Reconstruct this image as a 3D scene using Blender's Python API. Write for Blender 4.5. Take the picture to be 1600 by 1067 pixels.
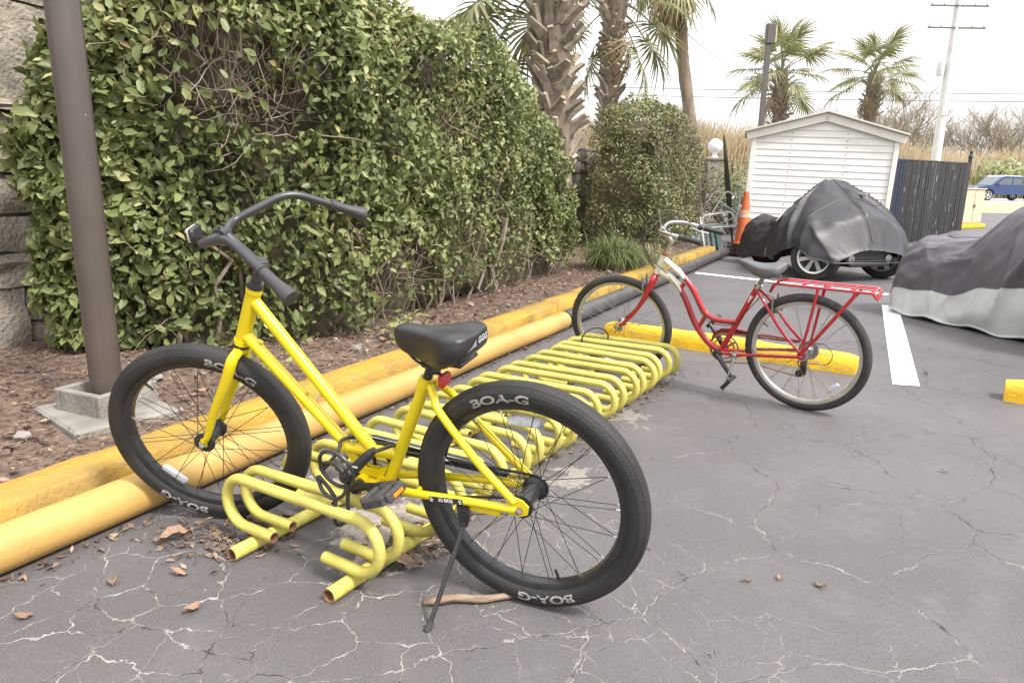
import bpy, bmesh, math, random
import numpy as np
from mathutils import Matrix, Vector
from mathutils.bvhtree import BVHTree
random.seed(7); rng = np.random.default_rng(7)
for o in list(bpy.data.objects): bpy.data.objects.remove(o)
SC = bpy.context.scene; COL = SC.collection
PI = math.pi; rad = math.radians

# ------------------------------------------------------------------ camera, sky, sun, exposure
cam = bpy.data.cameras.new('camera'); camo = bpy.data.objects.new('camera', cam); COL.objects.link(camo)
cam.sensor_width = 36; cam.lens = 1107.6 / 1600 * 36; cam.clip_end = 2000; cam.clip_start = .05
_p, _r = .2266, .0177
_F = Vector((0, math.cos(_p), -math.sin(_p))); _U = Vector((0, math.sin(_p), math.cos(_p))); _R = Vector((1, 0, 0))
_R2 = math.cos(_r) * _R + math.sin(_r) * _U; _U2 = -math.sin(_r) * _R + math.cos(_r) * _U
camo.matrix_world = Matrix.Translation((0, 0, 1.222)) @ Matrix((_R2, _U2, -_F)).transposed().to_4x4()
SC.camera = camo
SUN_EL, SUN_AZ = rad(52), rad(130)          # azimuth measured from +y towards +x
w = bpy.data.worlds.new('World'); SC.world = w; w.use_nodes = True
nt = w.node_tree; nt.nodes.clear()
N_ = nt.nodes.new; L_ = nt.links.new
out = N_('ShaderNodeOutputWorld'); bg = N_('ShaderNodeBackground'); bg.inputs[1].default_value = .1
sky = N_('ShaderNodeTexSky'); sky.sky_type = 'NISHITA'; sky.sun_disc = False
sky.sun_elevation = SUN_EL; sky.sun_rotation = SUN_AZ; sky.dust_density = 3; sky.air_density = 1.0
tc = N_('ShaderNodeTexCoord'); mp = N_('ShaderNodeMapping'); mp.inputs['Scale'].default_value = (1, 1, 3.2)
nz = N_('ShaderNodeTexNoise'); nz.inputs['Scale'].default_value = 1.6; nz.inputs['Detail'].default_value = 6; nz.inputs['Roughness'].default_value = .55
cr = N_('ShaderNodeValToRGB'); cr.color_ramp.elements[0].position = .36; cr.color_ramp.elements[1].position = .60
cr.color_ramp.elements[0].color = (.3, .3, .3, 1); cr.color_ramp.elements[1].color = (1, 1, 1, 1)
cl = N_('ShaderNodeMix'); cl.data_type = 'RGBA'; 
sxyz = N_('ShaderNodeSeparateXYZ'); L_(tc.outputs['Generated'], sxyz.inputs[0])
grd = N_('ShaderNodeMapRange'); grd.inputs[1].default_value = 0; grd.inputs[2].default_value = 1; grd.inputs[3].default_value = 5.6; grd.inputs[4].default_value = 15.0; L_(sxyz.outputs[2], grd.inputs[0])
ccl = N_('ShaderNodeCombineColor')
for _k in range(3): L_(grd.outputs[0], ccl.inputs[_k])
L_(ccl.outputs[0], cl.inputs[7])
L_(tc.outputs['Generated'], mp.inputs['Vector']); L_(mp.outputs[0], nz.inputs['Vector']); L_(nz.outputs[0], cr.inputs[0])
L_(cr.outputs[0], cl.inputs[0]); L_(sky.outputs[0], cl.inputs[6]); L_(cl.outputs[2], bg.inputs[0]); L_(bg.outputs[0], out.inputs[0])
sl = bpy.data.lights.new('sun', 'SUN'); sl.energy = 2.3; sl.angle = rad(11); sl.color = (1, .96, .9)
so = bpy.data.objects.new('sun', sl); COL.objects.link(so)
sd = Vector((math.sin(SUN_AZ) * math.cos(SUN_EL), math.cos(SUN_AZ) * math.cos(SUN_EL), math.sin(SUN_EL)))
so.rotation_euler = (-sd).to_track_quat('-Z', 'Y').to_euler()
SC.view_settings.view_transform = 'Standard'; SC.view_settings.look = 'None'; SC.view_settings.gamma = 1
SC.view_settings.use_curve_mapping = False; SC.view_settings.exposure = 1.2
SC.cycles.max_bounces = 6; SC.cycles.transparent_max_bounces = 8

# ------------------------------------------------------------------ helpers: materials
def mat(name, col, rough=.5, metal=0., col2=None, vs=6., lo=.35, hi=.65, bump=0., bs=60., spec=.5, coat=0., chip=None, chips=9., chipt=.68,
        rnd=0., attr=None, trans=0., detail=5., sx=(1, 1, 1), alpha=None):
    m = bpy.data.materials.new(name); m.use_nodes = True; t = m.node_tree; n = t.nodes; b = n['Principled BSDF']
    def new(k): return n.new(k)
    l = t.links.new
    b.inputs['Roughness'].default_value = rough; b.inputs['Metallic'].default_value = metal
    b.inputs['Specular IOR Level'].default_value = spec; b.inputs['Coat Weight'].default_value = coat
    tc = new('ShaderNodeTexCoord'); mp = new('ShaderNodeMapping'); mp.inputs['Scale'].default_value = sx
    l(tc.outputs['Object'], mp.inputs['Vector']); V = mp.outputs[0]
    rgb = new('ShaderNodeRGB'); rgb.outputs[0].default_value = (*col, 1); cur = rgb.outputs[0]
    if col2 is not None:
        nz = new('ShaderNodeTexNoise'); nz.inputs['Scale'].default_value = vs; nz.inputs['Detail'].default_value = detail; l(V, nz.inputs['Vector'])
        mr = new('ShaderNodeMapRange'); mr.inputs[1].default_value = lo; mr.inputs[2].default_value = hi; l(nz.outputs[0], mr.inputs[0])
        mx = new('ShaderNodeMix'); mx.data_type = 'RGBA'; l(mr.outputs[0], mx.inputs[0]); l(cur, mx.inputs[6]); mx.inputs[7].default_value = (*col2, 1); cur = mx.outputs[2]
    if attr:
        at = new('ShaderNodeAttribute'); at.attribute_name = attr[0]
        rp = new('ShaderNodeValToRGB'); e = rp.color_ramp.elements
        while len(e) < len(attr[1]): e.new(.5)
        for k, (ps, c) in enumerate(attr[1]): e[k].position = ps; e[k].color = (*c, 1)
        l(at.outputs['Fac'], rp.inputs[0]); cur = rp.outputs[0]
    if chip is not None:
        nz = new('ShaderNodeTexNoise'); nz.inputs['Scale'].default_value = chips; nz.inputs['Detail'].default_value = 8; nz.inputs['Roughness'].default_value = .7; l(V, nz.inputs['Vector'])
        mr = new('ShaderNodeMapRange'); mr.inputs[1].default_value = chipt; mr.inputs[2].default_value = chipt + .02; l(nz.outputs[0], mr.inputs[0])
        mx = new('ShaderNodeMix'); mx.data_type = 'RGBA'; l(mr.outputs[0], mx.inputs[0]); l(cur, mx.inputs[6]); mx.inputs[7].default_value = (*chip, 1); cur = mx.outputs[2]
    if rnd:
        oi = new('ShaderNodeObjectInfo'); mr = new('ShaderNodeMapRange'); mr.inputs[3].default_value = 1 - rnd; mr.inputs[4].default_value = 1 + rnd
        l(oi.outputs['Random'], mr.inputs[0]); hs = new('ShaderNodeHueSaturation'); l(mr.outputs[0], hs.inputs['Value']); l(cur, hs.inputs['Color']); cur = hs.outputs[0]
    l(cur, b.inputs['Base Color'])
    if bump:
        nz = new('ShaderNodeTexNoise'); nz.inputs['Scale'].default_value = bs; nz.inputs['Detail'].default_value = 6; l(V, nz.inputs['Vector'])
        bp = new('ShaderNodeBump'); bp.inputs['Strength'].default_value = min(1, bump); bp.inputs['Distance'].default_value = .01 * max(1, bump); l(nz.outputs[0], bp.inputs['Height']); l(bp.outputs[0], b.inputs['Normal'])
    if trans:
        tr = new('ShaderNodeBsdfTranslucent'); l(cur, tr.inputs[0]); ms = new('ShaderNodeMixShader'); ms.inputs[0].default_value = trans
        o = n['Material Output']; l(b.outputs[0], ms.inputs[1]); l(tr.outputs[0], ms.inputs[2]); l(ms.outputs[0], o.inputs[0])
    return m

# ------------------------------------------------------------------ helpers: geometry
class MB:
    def __init__(s): s.v = []; s.f = []
    def add(s, v, f, M=None):
        k = len(s.v)
        if M is not None: v = [tuple(M @ Vector(p)) for p in v]
        s.v += [tuple(p) for p in v]; s.f += [tuple(i + k for i in q) for q in f]; return s
    def box(s, c, d, M=None, ch=0.):
        x, y, z = (q / 2 for q in d)
        if ch <= 0:
            v = [(sx * x + c[0], sy * y + c[1], sz * z + c[2]) for sx in (-1, 1) for sy in (-1, 1) for sz in (-1, 1)]
            return s.add(v, [(0, 1, 3, 2), (4, 6, 7, 5), (0, 4, 5, 1), (2, 3, 7, 6), (0, 2, 6, 4), (1, 5, 7, 3)], M)
        v, f = chamfer((x, y, z), ch); return s.add([(a + c[0], b + c[1], e + c[2]) for a, b, e in v], f, M)
    def tube(s, pts, r, n=10, closed=False, caps=True, hollow=False):
        v, f = tube(pts, r, n, closed, caps, hollow); return s.add(v, f)
    def lathe(s, prof, n=24, axis='Z', M=None, closed=False):
        v, f = lathe(prof, n, axis, closed); return s.add(v, f, M)
    def build(s, name, m, parent=None, smooth=True, angle=None, M=None):
        return obj(name, s.v, s.f, m, parent, smooth, M)
def chamfer(h, c):
    v = []; idx = {}
    for sx in (-1, 1):
        for sy in (-1, 1):
            for sz in (-1, 1):
                for ax in range(3):
                    p = [sx * h[0], sy * h[1], sz * h[2]]
                    for a in range(3):
                        if a != ax: p[a] -= (sx, sy, sz)[a] * c
                    idx[(sx, sy, sz, ax)] = len(v); v.append(tuple(p))
    f = []
    for ax in range(3):
        for s in (-1, 1):
            a, b = [k for k in range(3) if k != ax]; q = []
            for (p, r) in ((-1, -1), (1, -1), (1, 1), (-1, 1)):
                t = [0, 0, 0]; t[ax] = s; t[a] = p; t[b] = r; q.append(idx[(*t, ax)])
            f.append(tuple(q))
    for ax in range(3):
        a, b = [k for k in range(3) if k != ax]
        for p in (-1, 1):
            for r in (-1, 1):
                q = []
                for s, A in ((-1, a), (1, a), (1, b), (-1, b)):
                    t = [0, 0, 0]; t[ax] = s; t[a] = p; t[b] = r; q.append(idx[(*t, A)])
                f.append(tuple(q))
    for sx in (-1, 1):
        for sy in (-1, 1):
            for sz in (-1, 1): f.append(tuple(idx[(sx, sy, sz, a)] for a in range(3)))
    return v, f
def tube(pts, r, n=10, closed=False, caps=True, hollow=False):
    P = [Vector(p) for p in pts]; m = len(P)
    R = [r] * m if not hasattr(r, '__len__') else list(r)
    T = []
    for i in range(m):
        a = P[(i - 1) % m] if (i or closed) else P[0]; b = P[(i + 1) % m] if (i < m - 1 or closed) else P[-1]
        T.append((b - a).normalized())
    up = Vector((0, 0, 1)) if abs(T[0].z) < .9 else Vector((1, 0, 0))
    u = (up - T[0] * up.dot(T[0])).normalized(); v = []; f = []
    for i in range(m):
        u = (u - T[i] * u.dot(T[i])); u = u.normalized() if u.length > 1e-6 else T[i].orthogonal().normalized()
        b = T[i].cross(u)
        for k in range(n):
            a = 2 * PI * k / n; v.append(tuple(P[i] + (u * math.cos(a) + b * math.sin(a)) * R[i]))
    for i in range(m if closed else m - 1):
        for k in range(n):
            a = i * n + k; b = i * n + (k + 1) % n; c = ((i + 1) % m) * n + (k + 1) % n; d = ((i + 1) % m) * n + k
            f.append((a, b, c, d))
    if not closed and hollow:            # open pipe mouths: an inner wall near each end
        for e, sgn in ((0, 1), (m - 1, -1)):
            k0 = len(v); c = P[e]
            for fr, dp in ((.78, 0), (.78, .09)):
                for k in range(n):
                    q = Vector(v[e * n + k]); v.append(tuple(c + (q - c) * fr + T[e] * dp * sgn))
            for k in range(n):
                a, b = e * n + k, e * n + (k + 1) % n; a1, b1 = k0 + k, k0 + (k + 1) % n; a2, b2 = k0 + n + k, k0 + n + (k + 1) % n
                q1, q2 = (a, a1, b1, b), (a1, a2, b2, b1)
                f += [q1, q2] if sgn > 0 else [q1[::-1], q2[::-1]]
            f.append(tuple(range(k0 + n, k0 + 2 * n)))
    elif not closed and caps:
        f.append(tuple(range(n))[::-1]); f.append(tuple(range((m - 1) * n, m * n)))
    return v, f
def lathe(prof, n=24, axis='Z', closed=False):
    v = []; f = []; m = len(prof)
    for (r, h) in prof:
        for k in range(n):
            a = 2 * PI * k / n; x, y = r * math.cos(a), r * math.sin(a)
            v.append((x, y, h) if axis == 'Z' else (x, h, y) if axis == 'Y' else (h, x, y))
    for i in range(m if closed else m - 1):
        for k in range(n):
            j = (i + 1) % m; f.append((i * n + k, i * n + (k + 1) % n, j * n + (k + 1) % n, j * n + k))
    return v, f
def arc_path(pts, r, seg=6):
    """polyline with rounded corners"""
    P = [Vector(p) for p in pts]; o = [P[0]]
    for i in range(1, len(P) - 1):
        a, b, c = P[i - 1], P[i], P[i + 1]; d1 = (a - b); d2 = (c - b); q = min(r, d1.length * .48, d2.length * .48)
        s, e = b + d1.normalized() * q, b + d2.normalized() * q
        for k in range(seg + 1):
            t = k / seg; o.append(s * (1 - t) ** 2 + b * 2 * t * (1 - t) + e * t * t)
    o.append(P[-1]); return o
def spline(pts, n=8):
    P = [Vector(p) for p in pts]; P = [P[0] * 2 - P[1]] + P + [P[-1] * 2 - P[-2]]; o = []
    for i in range(1, len(P) - 2):
        for k in range(n):
            t = k / n; a, b, c, d = P[i - 1], P[i], P[i + 1], P[i + 2]
            o.append(.5 * ((2 * b) + (c - a) * t + (2 * a - 5 * b + 4 * c - d) * t * t + (3 * b - a - 3 * c + d) * t ** 3))
    o.append(P[-2]); return o
def shade(me, smooth=True, ang=40):
    if smooth:
        me.polygons.foreach_set('use_smooth', np.ones(len(me.polygons), dtype=bool))
        try: me.set_sharp_from_angle(angle=rad(ang))
        except Exception: pass
def obj(name, v, f, m=None, parent=None, smooth=True, M=None, fix=True):
    me = bpy.data.meshes.new(name); me.from_pydata([tuple(p) for p in v], [], [tuple(q) for q in f]); me.validate()
    if fix:
        bm = bmesh.new(); bm.from_mesh(me); bmesh.ops.recalc_face_normals(bm, faces=bm.faces); bm.to_mesh(me); bm.free()
    if m: me.materials.append(m)
    shade(me, smooth)
    return link(name, me, parent, M)
def link(name, me, parent=None, M=None):
    o = bpy.data.objects.new(name, me); COL.objects.link(o); o.parent = parent
    if M is not None: o.matrix_basis = M
    return o
def big(name, V, F, m, parent=None, attr=None, smooth=False):
    """fast numpy mesh: V (n,3), F (k,c) ; attr: per-vertex float 'rnd'"""
    V = np.asarray(V, dtype=np.float32); F = np.asarray(F, dtype=np.int32); c = F.shape[1]
    me = bpy.data.meshes.new(name); me.vertices.add(len(V)); me.vertices.foreach_set('co', V.ravel())
    me.loops.add(F.size); me.loops.foreach_set('vertex_index', F.ravel()); me.polygons.add(len(F))
    me.polygons.foreach_set('loop_start', np.arange(0, F.size, c, dtype=np.int32)); 
    if smooth: me.polygons.foreach_set('use_smooth', np.ones(len(F), dtype=bool))
    me.update(calc_edges=True)
    if attr is not None:
        a = me.attributes.new('rnd', 'FLOAT', 'POINT'); a.data.foreach_set('value', np.asarray(attr, dtype=np.float32))
    me.materials.append(m); return link(name, me, parent)
def empty(name, loc=(0, 0, 0), M=None):
    o = bpy.data.objects.new(name, None); COL.objects.link(o); o.empty_display_size = .1
    o.matrix_basis = M if M is not None else Matrix.Translation(loc); return o
def tag(o, label, cat, group=None, kind=None):
    o['label'] = label; o['category'] = cat
    if group: o['group'] = group
    if kind: o['kind'] = kind
    return o
def struct(o, label=None):
    o['kind'] = 'structure'
    if label: o['label'] = label
    return o
def dup(o, parent=None):
    c = o.copy(); COL.objects.link(c); c.parent = parent
    for ch in o.children: dup(ch, c)
    return c
def hsh(i):
    i = (i ^ (i >> 13)) * 1274126177 & 0xffffffff; return ((i ^ (i >> 16)) & 0xffff) / 65535.
def vnoise(p, seed=0):
    """value noise, p (n,3) -> (n,) in 0..1"""
    p = np.asarray(p, dtype=np.float64); i = np.floor(p).astype(np.int64); f = p - i; f = f * f * (3 - 2 * f); o = 0
    for dx in (0, 1):
        for dy in (0, 1):
            for dz in (0, 1):
                h = ((i[:, 0] + dx) * 374761393 + (i[:, 1] + dy) * 668265263 + (i[:, 2] + dz) * 2147483647 + seed * 974711) & 0xffffffff
                w = (f[:, 0] if dx else 1 - f[:, 0]) * (f[:, 1] if dy else 1 - f[:, 1]) * (f[:, 2] if dz else 1 - f[:, 2]); o = o + w * hsh(h)
    return o
def fbm(p, seed=0, oc=4):
    p = np.asarray(p, dtype=np.float64); o = 0; a = .5; t = 0
    for k in range(oc): o = o + a * vnoise(p * 2 ** k, seed + k); t += a; a *= .5
    return o / t
def text_mesh(s, size, offset=0., shear=0.):
    cu = bpy.data.curves.new('txt', 'FONT'); cu.body = s; cu.size = size; cu.align_x = 'CENTER'; cu.align_y = 'CENTER'; cu.offset = offset; cu.shear = shear; cu.resolution_u = 4
    o = bpy.data.objects.new('txt', cu); COL.objects.link(o); dg = bpy.context.evaluated_depsgraph_get()
    me = bpy.data.meshes.new_from_object(o.evaluated_get(dg)); v = [tuple(x.co) for x in me.vertices]; f = [tuple(p.vertices) for p in me.polygons]
    bpy.data.objects.remove(o); bpy.data.curves.remove(cu); bpy.data.meshes.remove(me); return v, f

# ------------------------------------------------------------------ materials
def asphalt_mat():
    m = bpy.data.materials.new('asphalt'); m.use_nodes = True; t = m.node_tree; n = t.nodes; b = n['Principled BSDF']; l = t.links.new; new = n.new
    tc = new('ShaderNodeTexCoord'); P = tc.outputs['Object']
    def noise(s, d=5, r=.55, v=P):
        z = new('ShaderNodeTexNoise'); z.inputs['Scale'].default_value = s; z.inputs['Detail'].default_value = d; z.inputs['Roughness'].default_value = r; l(v, z.inputs['Vector']); return z
    def rng_(x, a, c, d=0., e=1.):
        q = new('ShaderNodeMapRange'); q.inputs[1].default_value = a; q.inputs[2].default_value = c; q.inputs[3].default_value = d; q.inputs[4].default_value = e; l(x, q.inputs[0]); return q.outputs[0]
    def math_(op, a, c):
        q = new('ShaderNodeMath'); q.operation = op
        for k, x in enumerate((a, c)):
            if isinstance(x, (int, float)): q.inputs[k].default_value = x
            else: l(x, q.inputs[k])
        return q.outputs[0]
    def mix(f, a, c):
        q = new('ShaderNodeMix'); q.data_type = 'RGBA'
        l(f, q.inputs[0]) if not isinstance(f, float) else setattr(q.inputs[0], 'default_value', f)
        for k, x in ((6, a), (7, c)):
            if isinstance(x, tuple): q.inputs[k].default_value = (*x, 1)
            else: l(x, q.inputs[k])
        return q.outputs[2]
    wz = noise(2.2, 5, .6); sub = new('ShaderNodeVectorMath'); sub.operation = 'SUBTRACT'; l(wz.outputs['Color'], sub.inputs[0]); sub.inputs[1].default_value = (.5, .5, .5)
    scl = new('ShaderNodeVectorMath'); scl.operation = 'SCALE'; scl.inputs['Scale'].default_value = .26; l(sub.outputs[0], scl.inputs[0])
    add = new('ShaderNodeVectorMath'); add.operation = 'ADD'; l(P, add.inputs[0]); l(scl.outputs[0], add.inputs[1]); Q = add.outputs[0]
    wz2 = noise(14, 4, .6); sub2 = new('ShaderNodeVectorMath'); sub2.operation = 'SUBTRACT'; l(wz2.outputs['Color'], sub2.inputs[0]); sub2.inputs[1].default_value = (.5, .5, .5)
    scl2 = new('ShaderNodeVectorMath'); scl2.operation = 'SCALE'; scl2.inputs['Scale'].default_value = .055; l(sub2.outputs[0], scl2.inputs[0])
    add2 = new('ShaderNodeVectorMath'); add2.operation = 'ADD'; l(Q, add2.inputs[0]); l(scl2.outputs[0], add2.inputs[1]); Q = add2.outputs[0]
    def crack(scale, wid, soft):
        v = new('ShaderNodeTexVoronoi'); v.voronoi_dimensions = '2D'; v.feature = 'DISTANCE_TO_EDGE'; v.inputs['Scale'].default_value = scale; l(Q, v.inputs['Vector'])
        wn = noise(3.1 * scale, 3); wd = rng_(wn.outputs[0], .35, .75, wid * .32, wid * 1.2)
        return rng_(math_('DIVIDE', v.outputs['Distance'], wd), 1, 1 - soft, 0, 1)
    base = mix(rng_(noise(.8, 6).outputs[0], .35, .65), (.088, .081, .084), (.113, .105, .108))
    base = mix(rng_(noise(170, 3, .85).outputs[0], .50, .68), base, mix(.4, base, (.23, .215, .21)))
    base = mix(rng_(noise(95, 3, .8).outputs[0], .44, .34, 0, .5), base, (.045, .041, .042))
    base = mix(rng_(noise(2.6, 7, .75).outputs[0], .5, .68, 0, .35), base, (.155, .142, .145))
    base = mix(rng_(noise(5, 8, .7).outputs[0], .56, .72, 0, .55), base, (.15, .138, .138))
    base = mix(rng_(noise(.45, 4, .6).outputs[0], .56, .68, 0, .5), base, (.06, .054, .057))
    sx0 = new('ShaderNodeSeparateXYZ'); l(P, sx0.inputs[0])
    DN = dn = math_('SQRT', math_('ADD', math_('POWER', math_('ADD', sx0.outputs[0], .6), 2.), math_('POWER', math_('SUBTRACT', sx0.outputs[1], 1.7), 2.)), 0.)
    c1 = crack(1.75, .011, .7); c2 = math_('MULTIPLY', crack(4.2, .020, .7), math_('MAXIMUM', rng_(noise(.9, 3).outputs[0], .52, .60), rng_(DN, .6, 1.5, 1, 0)))
    gate = rng_(noise(1.4, 4, .6).outputs[0], .40, .56, .0, 1)
    gate = math_('MULTIPLY', rng_(noise(6, 4, .7).outputs[0], .38, .56, .0, 1), rng_(dn, .9, 2.6, 1, .38))
    ck = math_('MAXIMUM', math_('MAXIMUM', c1, c2), math_('MULTIPLY', crack(5.2, .012, .6), rng_(noise(.7, 3).outputs[0], .45, .55)))
    base = mix(ck, base, mix(gate, (.04, .037, .037), (.36, .33, .30)))
    core_ = math_('MULTIPLY', crack(1.75, .0035, .5), rng_(noise(4, 4).outputs[0], .4, .55))
    base = mix(core_, base, (.03, .028, .028))
    # pale chips where the surface has flaked
    ch = noise(17, 8, .72); far = math_('MULTIPLY', rng_(noise(.75, 3).outputs[0], .38, .55), rng_(dn, 1., 2.4, 1, .12))
    base = mix(math_('MULTIPLY', rng_(ch.outputs[0], .665, .69), far), base, (.42, .39, .35))
    # worn sandy patches beside the rack
    sx = new('ShaderNodeSeparateXYZ'); l(Q, sx.inputs[0])
    for (px, py, r, k) in ((-.42, 2.33, .20, 1.), (-.62, 2.62, .16, 1.), (.28, 2.75, .07, .6), (.60, 3.6, .08, .5)):
        d = math_('SQRT', math_('ADD', math_('POWER', math_('SUBTRACT', sx.outputs[0], px), 2.), math_('POWER', math_('MULTIPLY', math_('SUBTRACT', sx.outputs[1], py), .8), 2.)), 0.)
        e = math_('ADD', d, rng_(noise(9, 7, .72).outputs[0], .3, .7, -.16, .16))
        base = mix(math_('MULTIPLY', rng_(e, r * .85, r * .95, 1, 0), k), base, mix(rng_(noise(40, 4).outputs[0], .4, .6), (.27, .235, .205), (.36, .32, .285)))
    l(base, b.inputs['Base Color']); b.inputs['Roughness'].default_value = .62; b.inputs['Specular IOR Level'].default_value = .4
    hb = math_('SUBTRACT', math_('MULTIPLY', noise(190, 4, .7).outputs[0], .55), math_('MULTIPLY', ck, 1.2))
    bp = new('ShaderNodeBump'); bp.inputs['Strength'].default_value = .55; bp.inputs['Distance'].default_value = .006; l(hb, bp.inputs['Height']); l(bp.outputs[0], b.inputs['Normal'])
    return m
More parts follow.
